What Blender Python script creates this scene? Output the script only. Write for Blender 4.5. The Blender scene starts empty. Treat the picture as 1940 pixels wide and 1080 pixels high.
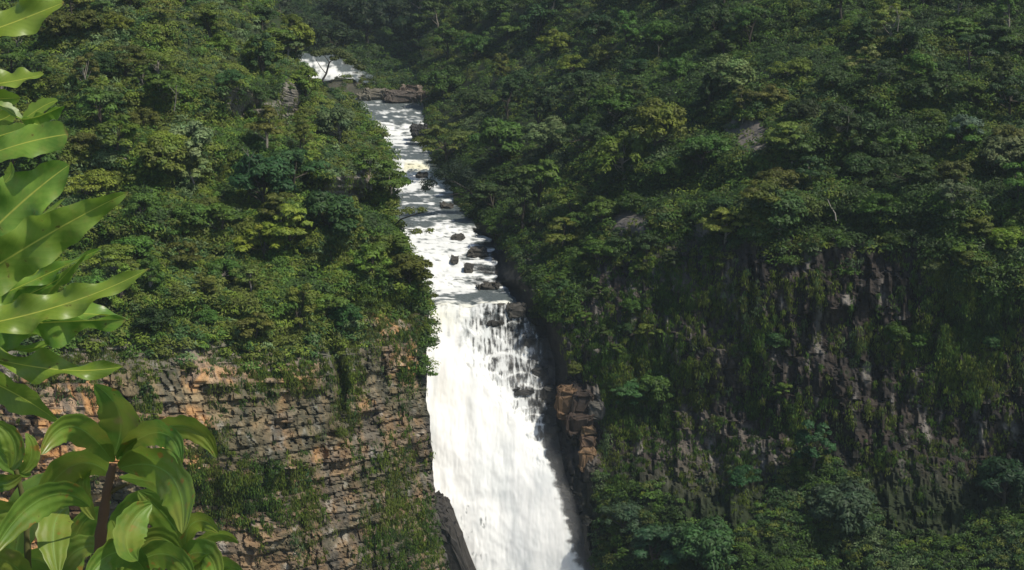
import bpy, math, numpy as np
from mathutils import Vector
R = math.radians
sc = bpy.context.scene
COL = sc.collection

# ------------------------------------------------------------------ camera
F, CX, CY, PITCH = 2985.0, 970.0, 540.0, R(14)
cd = bpy.data.cameras.new('camera'); cam = bpy.data.objects.new('camera', cd); COL.objects.link(cam)
cd.sensor_width = 36; cd.lens = F / 1940 * 36; cd.clip_start = 0.1; cd.clip_end = 20000
cam.location = (0, 0, 0); cam.rotation_euler = (R(90) - PITCH, 0, 0)
sc.camera = cam
# ------------------------------------------------------------------ light
HAZE = 0.00011
SUN_EL, SUN_AZ = R(57), R(119)          # azimuth from +Y towards +X
w = bpy.data.worlds.new('World'); sc.world = w; w.use_nodes = True
nt = w.node_tree; nt.nodes.clear()
sky = nt.nodes.new('ShaderNodeTexSky'); sky.sky_type = 'NISHITA'; sky.sun_disc = False
sky.sun_elevation = SUN_EL; sky.sun_rotation = SUN_AZ
bg = nt.nodes.new('ShaderNodeBackground'); bg.inputs[1].default_value = 0.1
wo = nt.nodes.new('ShaderNodeOutputWorld')
nt.links.new(sky.outputs[0], bg.inputs[0]); nt.links.new(bg.outputs[0], wo.inputs[0])
sd = bpy.data.lights.new('sun', 'SUN'); sd.energy = 4.0; sd.angle = R(0.5); sd.color = (1, .93, .79)
sun = bpy.data.objects.new('sun', sd); COL.objects.link(sun)
sdir = Vector((math.sin(SUN_AZ) * math.cos(SUN_EL), math.cos(SUN_AZ) * math.cos(SUN_EL), math.sin(SUN_EL)))
sun.rotation_euler = sdir.to_track_quat('Z', 'Y').to_euler(); sun.location = sdir * 300
sc.view_settings.view_transform = 'Standard'; sc.view_settings.look = 'None'
sc.view_settings.exposure = 0.24; sc.view_settings.gamma = 1
sc.render.engine = 'CYCLES'
cy = sc.cycles; cy.max_bounces = 6; cy.diffuse_bounces = 3; cy.transparent_max_bounces = 12
cy.volume_bounces = 2; cy.use_denoising = True

# ------------------------------------------------------------------ maths
cp, sp_ = math.cos(PITCH), math.sin(PITCH)
def P(px, py, D):
    """point seen at photo pixel (px,py) at horizontal distance D"""
    px, py, D = np.broadcast_arrays(np.asarray(px, float), np.asarray(py, float), np.asarray(D, float))
    a = (px - CX) / F; b = -(py - CY) / F
    y = cp + b * sp_; z = -sp_ + b * cp
    return np.stack([a / y * D, D, z / y * D], -1)
def hsh(i, j, k=0, s=0):
    i = np.asarray(i).astype(np.int64); j = np.asarray(j).astype(np.int64); k = np.asarray(k).astype(np.int64)
    h = (i * 374761393 + j * 668265263 + k * 2147483647 + s * 974634777) & 0xffffffff
    h = ((h ^ (h >> 13)) * 1274126177) & 0xffffffff
    h = ((h ^ (h >> 16)) * 2246822519) & 0xffffffff
    return ((h ^ (h >> 15)) & 0xffffff) / float(0x1000000)
def vnoise(x, y, z=0., s=0):
    x, y, z = np.broadcast_arrays(np.asarray(x, float), np.asarray(y, float), np.asarray(z, float))
    xi, yi, zi = np.floor(x), np.floor(y), np.floor(z)
    u, v, w_ = x - xi, y - yi, z - zi
    u = u*u*(3-2*u); v = v*v*(3-2*v); w_ = w_*w_*(3-2*w_)
    r = 0
    for a in (0, 1):
        for b in (0, 1):
            for c in (0, 1):
                r = r + hsh(xi+a, yi+b, zi+c, s) * (u if a else 1-u) * (v if b else 1-v) * (w_ if c else 1-w_)
    return r
def fbm(x, y, z=0., o=4, s=0):
    r = 0; a = .5; t = 0
    for k in range(o):
        r = r + a * vnoise(x, y, z, s + k * 17); t += a; a *= .5
        x = x * 2.03 + 7.1; y = y * 2.03 + 3.7; z = z * 2.03 + 1.3
    return r / t
def ss(a, b, x):
    t = np.clip((x - a) / (b - a), 0, 1); return t * t * (3 - 2 * t)
def mixc(a, b, t):
    t = np.asarray(t)[..., None]; return np.asarray(a) * (1 - t) + np.asarray(b) * t
class TPS:
    def __init__(s, pts):
        p = np.array(pts, float); s.X = p[:, :2] / 500; n = len(p)
        K = s.k(s.X[:, None] - s.X[None]); Pm = np.hstack([np.ones((n, 1)), s.X])
        A = np.zeros((n + 3, n + 3)); A[:n, :n] = K + np.eye(n) * .002; A[:n, n:] = Pm; A[n:, :n] = Pm.T
        s.w = np.linalg.solve(A, np.r_[p[:, 2], 0, 0, 0])
    def k(s, d):
        r2 = (d ** 2).sum(-1); return .5 * r2 * np.log(r2 + 1e-9)
    def __call__(s, x, y):
        x, y = np.broadcast_arrays(np.asarray(x, float), np.asarray(y, float)); sh = x.shape
        q = np.stack([x.ravel(), y.ravel()], -1) / 500
        r = s.k(q[:, None] - s.X[None]) @ s.w[:-3] + s.w[-3] + q @ s.w[-2:]
        return r.reshape(sh)
def tab(t):
    t = np.array(t, float); return lambda y, c=1: np.interp(y, t[:, 0], t[:, c])

# ------------------------------------------------------------------ mesh helpers
def link(o, parent=None):
    COL.objects.link(o)
    if parent: o.parent = parent
    return o
def mesh(name, v, f, mat, parent=None, attrs=None, smooth=True, uv=None, data_only=False):
    v = np.asarray(v, np.float32).reshape(-1, 3); f = np.asarray(f, np.int32); k = f.shape[1]
    me = bpy.data.meshes.new(name)
    me.vertices.add(len(v)); me.vertices.foreach_set('co', v.ravel())
    me.loops.add(f.size); me.loops.foreach_set('vertex_index', f.ravel())
    me.polygons.add(len(f)); me.polygons.foreach_set('loop_start', np.arange(0, f.size, k, dtype=np.int32))
    me.polygons.foreach_set('loop_total', np.full(len(f), k, np.int32))
    me.update(calc_edges=True)
    me.polygons.foreach_set('use_smooth', np.full(len(f), smooth, bool))
    for n, a in (attrs or {}).items():
        a = np.asarray(a, np.float32)
        if a.ndim == 1:
            at = me.attributes.new(n, 'FLOAT', 'POINT'); at.data.foreach_set('value', a)
        else:
            if a.shape[1] == 3: a = np.hstack([a, np.ones((len(a), 1), np.float32)])
            at = me.attributes.new(n, 'FLOAT_COLOR', 'POINT'); at.data.foreach_set('color', a.ravel())
    if uv is not None:
        l = me.uv_layers.new(name='uv'); l.data.foreach_set('uv', np.asarray(uv, np.float32)[f.ravel()].ravel())
    if mat: me.materials.append(mat)
    if data_only: return me
    return link(bpy.data.objects.new(name, me), parent)
def grid_faces(r, c):
    i = np.arange(r * c).reshape(r, c)
    return np.stack([i[:-1, :-1], i[1:, :-1], i[1:, 1:], i[:-1, 1:]], -1).reshape(-1, 4)
def tag(o, label=None, cat=None, group=None, kind=None):
    if label: o['label'] = label
    if cat: o['category'] = cat
    if group: o['group'] = group
    if kind: o['kind'] = kind
    return o
def empty(name, loc):
    o = bpy.data.objects.new(name, None); o.location = loc; o.empty_display_size = .5; return link(o)
def tube(pts, rad, seg=7):
    pts = np.asarray(pts, float); n = len(pts); rad = np.broadcast_to(rad, n)
    T = np.gradient(pts, axis=0); T /= np.linalg.norm(T, axis=1)[:, None] + 1e-9
    ref = np.array([.13, 1, .21]) if abs(T[0, 2]) > .6 else np.array([.1, .05, 1.])
    A = np.cross(T, ref); A /= np.linalg.norm(A, axis=1)[:, None]; B = np.cross(T, A)
    th = np.linspace(0, 2*np.pi, seg, endpoint=False)
    v = pts[:, None] + rad[:, None, None] * (np.cos(th)[None, :, None]*A[:, None] + np.sin(th)[None, :, None]*B[:, None])
    i = np.arange(n*seg).reshape(n, seg); j = np.roll(i, -1, 1)
    return v.reshape(-1, 3), np.stack([i[:-1], j[:-1], j[1:], i[1:]], -1).reshape(-1, 4)
class Acc:
    def __init__(s): s.v = []; s.f = []; s.n = 0; s.a = []
    def add(s, v, f, a=None):
        s.v.append(v); s.f.append(f + s.n); s.n += len(v)
        if a is not None: s.a.append(a)
    def out(s): return np.concatenate(s.v), np.concatenate(s.f)
def leaves(c, n, size, asp, rng, hang=0.):
    """rhombic leaves at centres c facing n"""
    N = len(c); n = n / (np.linalg.norm(n, axis=1)[:, None] + 1e-9)
    r = rng.normal(size=(N, 3)); r[:, 2] -= hang
    t = r - (r*n).sum(1)[:, None]*n; t /= np.linalg.norm(t, axis=1)[:, None] + 1e-9
    b = np.cross(n, t); s = np.broadcast_to(size, N)[:, None] * rng.uniform(.65, 1.3, (N, 1))
    v = np.stack([c - t*s, c + b*s*asp - n*s*.18, c + t*s - n*s*.12, c - b*s*asp - n*s*.18], 1).reshape(-1, 3)
    return v, np.arange(4*N).reshape(N, 4)

# ------------------------------------------------------------------ materials
def newmat(name):
    m = bpy.data.materials.new(name); m.use_nodes = True; t = m.node_tree
    for n in list(t.nodes): t.nodes.remove(n)
    o = t.nodes.new('ShaderNodeOutputMaterial'); return m, t, o
def N(t, typ, **kw):
    n = t.nodes.new(typ)
    for k, v in kw.items():
        if k[0] == 'i' and k[1:].isdigit(): n.inputs[int(k[1:])].default_value = v
        elif k in n.inputs: n.inputs[k].default_value = v
        else: setattr(n, k, v)
    return n
def mat_foliage(name, use_obj, transl=.3):
    m, t, o = newmat(name); L = t.links.new
    at = N(t, 'ShaderNodeAttribute', attribute_name='col')
    col = at.outputs['Color']
    if use_obj:
        oi = N(t, 'ShaderNodeObjectInfo')
        mx = N(t, 'ShaderNodeMix', data_type='RGBA', blend_type='MULTIPLY'); mx.inputs[0].default_value = 1
        L(oi.outputs['Color'], mx.inputs[6]); L(at.outputs['Color'], mx.inputs[7]); col = mx.outputs[2]
    pb = N(t, 'ShaderNodeBsdfPrincipled', Roughness=.55); pb.inputs['Specular IOR Level'].default_value = .25
    tr = N(t, 'ShaderNodeBsdfTranslucent'); ms = N(t, 'ShaderNodeMixShader'); ms.inputs[0].default_value = transl
    L(col, pb.inputs['Base Color']); L(col, tr.inputs[0]); L(pb.outputs[0], ms.inputs[1]); L(tr.outputs[0], ms.inputs[2])
    L(ms.outputs[0], o.inputs[0]); return m
def mat_attr(name, rough=.9, noise_scale=3., amt=.5, bump=.3, spec=.2):
    m, t, o = newmat(name); L = t.links.new
    at = N(t, 'ShaderNodeAttribute', attribute_name='col')
    tc = N(t, 'ShaderNodeNewGeometry')
    mp = N(t, 'ShaderNodeMapping'); mp.inputs['Scale'].default_value = (1, 1, .6)
    nz = N(t, 'ShaderNodeTexNoise', Scale=noise_scale, Detail=6., Roughness=.65)
    L(tc.outputs['Position'], mp.inputs[0]); L(mp.outputs[0], nz.inputs['Vector'])
    mr = N(t, 'ShaderNodeMapRange'); mr.inputs[1].default_value = .3; mr.inputs[2].default_value = .7
    mr.inputs[3].default_value = 1 - amt; mr.inputs[4].default_value = 1 + amt
    L(nz.outputs[0], mr.inputs[0])
    mx = N(t, 'ShaderNodeVectorMath', operation='SCALE'); L(at.outputs['Color'], mx.inputs[0]); L(mr.outputs[0], mx.inputs['Scale'])
    pb = N(t, 'ShaderNodeBsdfPrincipled', Roughness=rough); pb.inputs['Specular IOR Level'].default_value = spec
    L(mx.outputs[0], pb.inputs['Base Color'])
    bp = N(t, 'ShaderNodeBump', Strength=bump, Distance=.3); L(nz.outputs[0], bp.inputs['Height']); L(bp.outputs[0], pb.inputs['Normal'])
    L(pb.outputs[0], o.inputs[0]); return m
M_leaf = mat_foliage('tree_foliage', True)
M_cover = mat_foliage('undergrowth_foliage', False)
M_rock = mat_attr('cliff_rock', .92, 1.6, .35, .5)
def mat_bark():
    m, t, o = newmat('bark'); L = t.links.new
    oi = N(t, 'ShaderNodeObjectInfo'); nz = N(t, 'ShaderNodeTexNoise', Scale=9., Detail=5.)
    tc = N(t, 'ShaderNodeTexCoord'); L(tc.outputs['Object'], nz.inputs['Vector'])
    mx = N(t, 'ShaderNodeVectorMath', operation='SCALE'); mr = N(t, 'ShaderNodeMapRange'); mr.inputs[3].default_value = .4; mr.inputs[4].default_value = 1.5
    L(nz.outputs[0], mr.inputs[0]); L(oi.outputs['Color'], mx.inputs[0]); L(mr.outputs[0], mx.inputs['Scale'])
    pb = N(t, 'ShaderNodeBsdfPrincipled', Roughness=.9); L(mx.outputs[0], pb.inputs['Base Color']); L(pb.outputs[0], o.inputs[0]); return m
M_bark = mat_bark()
def mat_water():
    m, t, o = newmat('white_water'); L = t.links.new
    fo = N(t, 'ShaderNodeAttribute', attribute_name='foam'); co = N(t, 'ShaderNodeAttribute', attribute_name='col')
    al = N(t, 'ShaderNodeAttribute', attribute_name='cover')
    ge = N(t, 'ShaderNodeNewGeometry')
    nz = N(t, 'ShaderNodeTexNoise', Scale=1.1, Detail=6., Roughness=.6); L(ge.outputs['Position'], nz.inputs['Vector'])
    ad = N(t, 'ShaderNodeMath', operation='ADD'); sb = N(t, 'ShaderNodeMath', operation='SUBTRACT'); sb.inputs[1].default_value = .5
    ml = N(t, 'ShaderNodeMath', operation='MULTIPLY'); ml.inputs[1].default_value = .55
    L(nz.outputs[0], sb.inputs[0]); L(sb.outputs[0], ml.inputs[0]); L(fo.outputs['Fac'], ad.inputs[0]); L(ml.outputs[0], ad.inputs[1])
    mr = N(t, 'ShaderNodeMapRange', interpolation_type='SMOOTHSTEP'); mr.inputs[1].default_value = .2; mr.inputs[2].default_value = 1.0
    L(ad.outputs[0], mr.inputs[0])
    foam = N(t, 'ShaderNodeBsdfPrincipled', Roughness=.6); foam.inputs['Specular IOR Level'].default_value = .3
    L(co.outputs['Color'], foam.inputs['Base Color'])
    ftr = N(t, 'ShaderNodeBsdfTranslucent'); L(co.outputs['Color'], ftr.inputs[0]); fm = N(t, 'ShaderNodeMixShader'); fm.inputs[0].default_value = .15; L(foam.outputs[0], fm.inputs[1]); L(ftr.outputs[0], fm.inputs[2])
    wet = N(t, 'ShaderNodeBsdfPrincipled', Roughness=.45); wet.inputs['Base Color'].default_value = (.10, .12, .125, 1); wet.inputs['Specular IOR Level'].default_value = .2
    bp = N(t, 'ShaderNodeBump', Strength=.9, Distance=.7); L(nz.outputs[0], bp.inputs['Height']); L(bp.outputs[0], wet.inputs['Normal'])
    ms = N(t, 'ShaderNodeMixShader'); L(mr.outputs[0], ms.inputs[0]); L(wet.outputs[0], ms.inputs[1]); L(fm.outputs[0], ms.inputs[2])
    # where the water thins out over the ledges the rock behind shows between the strands
    sm = N(t, 'ShaderNodeMath', operation='ADD'); L(al.outputs['Fac'], sm.inputs[0]); L(ml.outputs[0], sm.inputs[1])
    m2 = N(t, 'ShaderNodeMapRange', interpolation_type='SMOOTHSTEP'); m2.inputs[1].default_value = .14; m2.inputs[2].default_value = .74
    L(sm.outputs[0], m2.inputs[0])
    tp = N(t, 'ShaderNodeBsdfTransparent'); m3 = N(t, 'ShaderNodeMixShader')
    L(m2.outputs[0], m3.inputs[0]); L(tp.outputs[0], m3.inputs[1]); L(ms.outputs[0], m3.inputs[2]); L(m3.outputs[0], o.inputs[0]); return m
M_water = mat_water()

# ------------------------------------------------------------------ the lie of the land
T_riv = tab([(60,560),(95,526),(108,502),(146,490),(152,478),(190,444),(230,421),(260,413),(266,408),(301,381),(330,376),(336,373),(364,353),(424,318),(450,313),(458,309),(480,302),(500,299),(520,293),(545,288),(550,286),(574,276),(590,272),(640,268.5),(700,264.5),(800,258),(900,252),(1080,245),(1500,232),(1900,226)])
T_wr = tab([(60,690),(150,690),(190,805),(235,822),(300,826),(340,835),(370,868),(425,885),(440,893),(452,932),(500,940),(530,940),(548,962),(566,975),(590,1002),(640,1026),(690,1040),(760,1040),(800,1042),(850,1046),(900,1046),(950,1056),(1000,1070),(1080,1096),(1500,1170),(1900,1200)])
T_bL = tab([(-300,480),(0,505),(60,560),(120,568),(160,600),(185,672),(225,694),(255,725),(300,742),(370,742),(420,745),(460,762),(520,795),(560,812),(620,815),(700,806),(780,812),(850,818),(920,822),(1000,836),(1080,852),(1500,900)])
L_D = TPS([(-600,-300,330),(-600,400,250),(-600,750,205),(-600,1400,195),(0,-300,345),(0,0,292),(0,150,262),(0,300,243),(0,640,206),(0,720,200),(0,1080,193),(0,1500,188),
 (400,-300,385),(400,0,312),(400,150,272),(400,250,258),(400,420,240),(400,640,212),(400,720,206),(400,1080,198),(400,1500,192),
 (560,60,345),(560,150,305),(560,250,272),(680,200,320),(735,300,278),(735,420,256),(800,520,245),(812,640,240),(806,720,236),(815,900,233),(840,1080,230),(850,1500,222),(640,640,224),(640,900,216),(640,1080,210)])
R_D = TPS([(815,-200,560),(815,0,525),(812,100,482),(808,180,445),(822,250,405),(830,300,376),(880,380,337),(900,430,314),(935,470,303),(962,545,279),(990,575,271),(1025,640,265),(1045,700,261),(1050,800,257),(1060,900,252),(1085,1000,248),(1110,1080,245),(1150,1500,230),
 (1100,0,420),(1100,200,345),(1100,400,292),(1130,600,262),(1130,730,257),(1130,850,252),(1150,1080,239),(1200,1500,216),
 (1400,-300,440),(1400,0,345),(1400,200,292),(1400,400,259),(1400,480,252),(1400,700,248),(1400,900,241),(1400,1080,226),(1400,1500,205),
 (1900,-300,400),(1900,0,322),(1900,200,278),(1900,400,247),(1900,480,242),(1900,700,238),(1900,900,234),(1900,1080,222),(1900,1500,200),
 (2700,-300,350),(2700,400,215),(2700,1080,200),(2700,1500,185)])
def stairs(x, y):      # ledges under the lacy side of the falls
    q = y / 24. + 1.3 * vnoise(x / 60., y / 90., s=5) + .8 * vnoise(x / 17., y / 40., s=6); fr = q - np.floor(q)
    return 1.3 * (fr - .5)
def lip(x, y):
    return (9 * (fbm(x / 26., 0 * x, o=3, s=130) - .5) - 5 * ss(900, 950, x) + 16 * ss(952, 990, x) + 3 * ss(860, 820, x)) * np.exp(-((y - 577) / 13.) ** 2)
def fall_D(x, y):
    return sum(T_riv(np.asarray(y) + o_ * ss(590, 760, y)) for o_ in (-90, -60, -30, 0, 30, 60, 90)) / 7.
def blocks(X, Z, h, wd, s):
    """bedded rock: layers of height h, upright joints about wd apart"""
    wx = fbm(X / 2.2, Z / 2.2, o=3, s=s+11) - .5; wz = (fbm(X / 5., Z / 2., o=3, s=s+12) - .5) * (.6 if s < 20 else 1)
    Z = Z + 1.1 * h * wz + (2.1 if s < 20 else 1.3) * h * vnoise(Z / (h * 2.3), X * 0, s=s+13); X = X + 1.6 * wd * wx
    zz = Z / h + (.45 if s < 20 else .9) * fbm(X / 14., Z / 9., s=s) ; li = np.floor(zz); lf = zz - li
    xx = X / (wd * (.6 + .9 * hsh(li, 1, 0, s))) + 9 * hsh(li, 3, 0, s) + .25 * vnoise(X / 2., Z / 2., s=s+3); bi = np.floor(xx); bf = xx - bi
    mg = hsh(bi, np.floor(li / 2), 4, s) > .55; off = np.where(mg, hsh(bi, np.floor(li / 2), 8, s), hsh(np.floor(bi / 2), li, 7, s)); lay = hsh(li, 9, 2, s)
    e = np.minimum(np.minimum(bf, 1 - bf) * wd, np.minimum(lf, 1 - lf) * h)
    gap = (1 - ss(0, .2, e)) * ss(.35, .6, fbm(X / 1.7, Z / 1.7, o=2, s=s+14))
    return off, lay, gap, bi, li
def terrace(x, y, per, s):
    q = y / per + 1.3 * fbm(x / 170., y / 300., o=3, s=s); fr = q - np.floor(q)
    return ss(0, 1, fr / .55) * (fr < .55) + (1 - ss(0, 1, (fr - .55) / .45)) * (fr >= .55) - .5
def left_D(x, y):
    D = L_D(x, y); D = D + 5.5 * terrace(x, y, 125., 301) * (1 - ss(560, 640, y)) * ss(0, 40, T_bL(y) - x) + 7. * (fbm(x / 90., y / 110., o=3, s=303) - .5) * (1 - .5 * ss(560, 640, y))
    for (a, b_, rx, ry, k_) in OUT_L: D = D + np.exp(-(((x - a) / rx) ** 4 + ((y - b_) / (ry * 1.3)) ** 4)) * (y - b_) * .26
    p = P(x, y, D); X, Z = p[..., 0], p[..., 2]
    cliff = ss(600, 690, y + 30 * (fbm(x / 60., 0 * x, s=3) - .5) + 75 * ss(670, 720, x))
    rockhi = ss(.2, .9, blob(x, y, ROCK_L))
    o, l, g, _, _ = blocks(X + p[..., 1] * .5, Z + .2 * D, 1.2, 1.8, 11)
    o2, l2, g2, _, _ = blocks(X + p[..., 1] * .5, Z + .2 * D, 3.4, 4.2, 12)
    d = -(o * .8 + l * .8 + o2 * 1.2 + l2 * 1.3) + g * .6 + 1.5 - 1.3 * (fbm(X / .9, Z / .7, o=3, s=33) - .5)
    d = d * (.15 + .85 * np.maximum(cliff, rockhi)) - 3.2 * (fbm(X / 11., Z / 9., s=31) - .5) - 1.2 * (fbm(X / 3., Z / 3., s=32) - .5)
    # the deep upright cleft
    cx = 622 + 26 * np.sin((y - 640) / 60.); d = d + 2.6 * np.exp(-((x - cx) / 11.) ** 2) * ss(610, 680, y) * (1 - ss(860, 900, y))
    return D + d
def right_D(x, y):
    D = R_D(x, y); D = D + 6. * terrace(x, y, 120., 302) * (1 - ss(400, 470, y)) * ss(40, 120, x - T_wr(y)) + 9. * (1 - .65 * ss(400, 480, y)) * (fbm(x / 110., y / 130., o=3, s=304) - .5) * ss(40, 120, x - T_wr(y)); p = P(x, y, D); X, Z = p[..., 0], p[..., 2]
    cliff = ss(400, 480, y + 60 * (fbm(x / 90., 0 * x, s=4) - .5)) * ss(1010, 1120, x + 60)
    o, l, g, _, _ = blocks(X, Z, 7.5, 1.3, 21)
    o2, l2, g2, _, _ = blocks(X, Z, 2.6, .7, 22)
    d = -(o * 1.7 + l * .8 + o2 * .6) + g * .6 + g2 * .25 + 1.4 - 1.4 * (fbm(X / .8, Z / 1.8, o=3, s=43) - .5)
    d = d * (.2 + .8 * cliff) - 5 * (fbm(X / 13., Z / 11., s=41) - .5) - 1.2 * (fbm(X / 3., Z / 3., s=42) - .5)
    D = D + d
    # beside and behind the water
    wr = T_wr(y); t = ss(-6, 46, x - wr)
    back = fall_D(x, y) + 2.2 + stairs(x, y) * .5 + .7 * (o2 - .5)
    return np.where(y > 415, back * (1 - t) + D * t, np.where(y > 380, D + (back * (1 - t) + D * t - D) * ((y - 380) / 35.), D))
def blob(x, y, L):
    r = 0
    for (a, b, rx, ry, wgt) in L:
        r = r + wgt * np.exp(-(((x - a) / rx) ** 2 + ((y - b) / ry) ** 2))
    return r
ROCK_L = [(450,195,34,26,1.5),(548,195,20,40,1.5),(505,215,24,20,1.),(655,360,50,24,1.4),(392,300,10,10,.8),(712,470,12,30,.8),(360,200,20,14,.7),(690,330,14,20,.7),(235,300,8,8,.9)]
ROCK_R = [(1425,260,28,34,1.4),(1385,240,14,20,.8),(1190,430,50,34,.9),(1330,440,50,26,.7),(1610,270,22,30,.7),(1560,320,22,30,.6),(1500,400,18,20,.7),(1330,230,20,14,.5)]

def layer(lo, hi, step):
    return np.arange(lo, hi + step, step)
OUT_L = [(450,195,40,34,1.5),(548,195,26,44,1.5),(655,360,54,30,1.4)]
# ---- left hillside and cliff
def rimc(x): return 75 * ss(670, 720, x)
def build_left():
    ys = np.r_[layer(-300, -30, 15), layer(-15, 560, 4), layer(563, 1100, 2.6), layer(1115, 1500, 15)]
    us = np.r_[np.linspace(0, .36, 30, endpoint=False), np.linspace(.36, 1, 330)]
    U, Y = np.meshgrid(us, ys); bl = T_bL(Y) + 10 * (fbm(Y / 22., 0 * Y, s=8) - .5) * ss(0, 200, Y)
    X = -500 + U * (bl + 500)
    D = left_D(X, Y)
    K = 14; k = (np.arange(K) + 1) / K
    Db = np.maximum(T_riv(Y[:, -1:]) + 6, D[:, -1:] + 8)
    Dk = D[:, -1:] + (Db - D[:, -1:]) * k; Xk = bl[:, -1:] - 10 * k; Yk = np.repeat(Y[:, -1:], K, 1)
    X = np.hstack([X, Xk]); Y = np.hstack([Y, Yk]); D = np.hstack([D, Dk])
    p = P(X, Y, D); x, z = p[..., 0] + p[..., 1] * .5, p[..., 2]
    o, l, g, bi, li = blocks(x, z + .2 * p[..., 1], 1.2, 1.8, 11)
    n1 = fbm(x / 7., z / 4., s=51); n2 = fbm(x / 1.5, z / 1.2, s=52); n3 = fbm(x / 1.2, z / 8., s=53); n4 = fbm(x / 16., z / 6., s=54)
    c = mixc((.38, .19, .075), (.43, .265, .12), n2)
    c = mixc(c, (.29, .215, .13), ss(.47, .66, n1)); c = mixc(c, (.25, .21, .17), ss(.62, .8, hsh(bi, li, 5, 3)) * .6)
    grey = ss(.42, .62, n4 + .0012 * (Y - 800) + .0006 * (X - 450))
    c = mixc(c, (.12, .10, .07), grey * .75)
    c = mixc(c, (.09, .085, .07), ss(.5, .68, n3) * .75)
    c = mixc(c, (.05, .05, .045), g * .7); c = c * (.6 + .75 * hsh(np.floor(bi / 2), li, 2, 8))[..., None] ** .8
    c = mixc(c, (.42, .40, .36), ss(.66, .76, n2) * .4)
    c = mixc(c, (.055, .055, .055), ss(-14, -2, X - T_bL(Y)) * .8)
    top = (1 - ss(660, 730, Y + 40 * (n1 - .5))) * (1 - ss(670, 700, X)); c = mixc(c, (.17, .165, .145), top * .8)
    veg = 1 - ss(600, 680, Y + 60 * (n1 - .5) + rimc(X)); rk = ss(.35, .7, blob(X, Y, ROCK_L) + .3 * (n2 - .5)); veg = veg * (1 - rk)
    veg = np.maximum(veg, ss(.5, .62, n1) * .35); c = mixc(c, (.03, .042, .016), veg)
    c = mixc(c, mixc((.09, .08, .07), (.25, .23, .2), n3), rk * .8)
    o = mesh('left_hillside', p, grid_faces(*X.shape), M_rock, attrs={'col': c.reshape(-1, 3)}, smooth=False)
    tag(o, kind='structure')
def build_right():
    ys = np.r_[layer(-300, -30, 15), layer(-15, 380, 5), layer(384, 1100, 3.), layer(1115, 1600, 15)]
    bR = tab([(-300,800),(0,806),(100,800),(180,800),(250,808),(300,820),(360,858),(400,860),(416,700),(1600,700)])
    us = np.r_[np.linspace(0, .66, 330, endpoint=False), np.linspace(.66, 1, 40)]
    U, Y = np.meshgrid(us, ys); b = bR(Y); X = b + U * (2700 - b); D = right_D(X, Y)
    p = P(X, Y, D); x, z = p[..., 0], p[..., 2]
    o, l, g, bi, li = blocks(x, z, 7.5, 1.3, 21); o2, l2, g2, b2, li2 = blocks(x, z, 2.6, .7, 22)
    n1 = fbm(x / 6., z / 6., s=61); n2 = fbm(x / .8, z / 5., s=62); n3 = fbm(x / 2., z / 2., s=63)
    c = mixc((.022, .020, .019), (.05, .042, .038), n3)
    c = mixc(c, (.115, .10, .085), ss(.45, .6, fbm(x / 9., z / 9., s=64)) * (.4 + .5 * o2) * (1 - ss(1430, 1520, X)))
    c = mixc(c, (.19, .175, .155), ss(.6, .7, n2) * ss(.5, .7, hsh(bi, li, 2, 5)) * .9)
    c = mixc(c, (.12, .085, .06), ss(.68, .8, hsh(b2, li2, 3, 6)) * .2)
    c = mixc(c, (.02, .02, .02), g * .5)
    pale = blob(X, Y, [(1480,540,10,40,.9),(1560,640,12,60,.8),(1620,760,8,90,.8),(1470,680,14,50,.8),(1740,720,8,60,.8),(1860,780,10,60,.9),(1400,620,30,40,.5),(1330,660,40,60,.5),(1260,840,30,40,.5),(1520,820,10,60,.8),(1800,900,14,50,.6),(1765,790,26,60,1.3),(1530,690,20,80,1.),(1606,568,12,14,1.6),(1915,810,30,40,1.1),(1672,560,14,50,1.),(1690,750,6,90,.9),(1510,500,14,30,.8),(1850,990,14,30,1.),(1390,740,30,6,1.),(1310,730,10,12,.8)])
    c = mixc(c, (.30, .275, .25), ss(.35, .9, pale * (.4 + .9 * n2)) * ss(.42, .6, fbm(x / .5, z / 3.5, s=66)) * .75)
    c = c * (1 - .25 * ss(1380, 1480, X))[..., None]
    # wet black rock beside the water and the two rusty blocks
    wet = 1 - ss(20, 95, X - T_wr(Y)); wet = wet * ss(400, 460, Y); c = mixc(c, mixc((.03, .031, .033), (.11, .10, .09), ss(.55, .7, n3) * ss(.3, .7, hsh(b2, li2, 4, 9))), wet * .9)  # paler flecks paint lit edges and highlights into the wet rock's colour
    veg = (1 - ss(400, 500, Y + 90 * (n1 - .5))); rk = ss(.35, .7, blob(X, Y, ROCK_R) + .3 * (n3 - .5)); veg = veg * (1 - rk)
    lo = ss(850, 960, Y + 60 * (n1 - .5)); veg = np.maximum(veg, lo) * (1 - wet)
    c = mixc(c, (.02, .028, .012), veg); c = mixc(c, (.2, .18, .16), rk * .6)
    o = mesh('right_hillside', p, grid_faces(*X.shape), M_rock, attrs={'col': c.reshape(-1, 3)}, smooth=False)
    tag(o, kind='structure')
FAR_D = TPS([(300,-300,800),(300,100,600),(560,-300,760),(560,0,640),(560,80,560),(560,160,500),(560,220,470),(800,-300,720),(800,0,610),(800,100,545),(800,160,468),(800,190,446),(690,140,505),(690,165,478),(690,190,446),(600,190,450),(1100,-300,700),(1100,100,560),(1100,300,470)])
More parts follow.
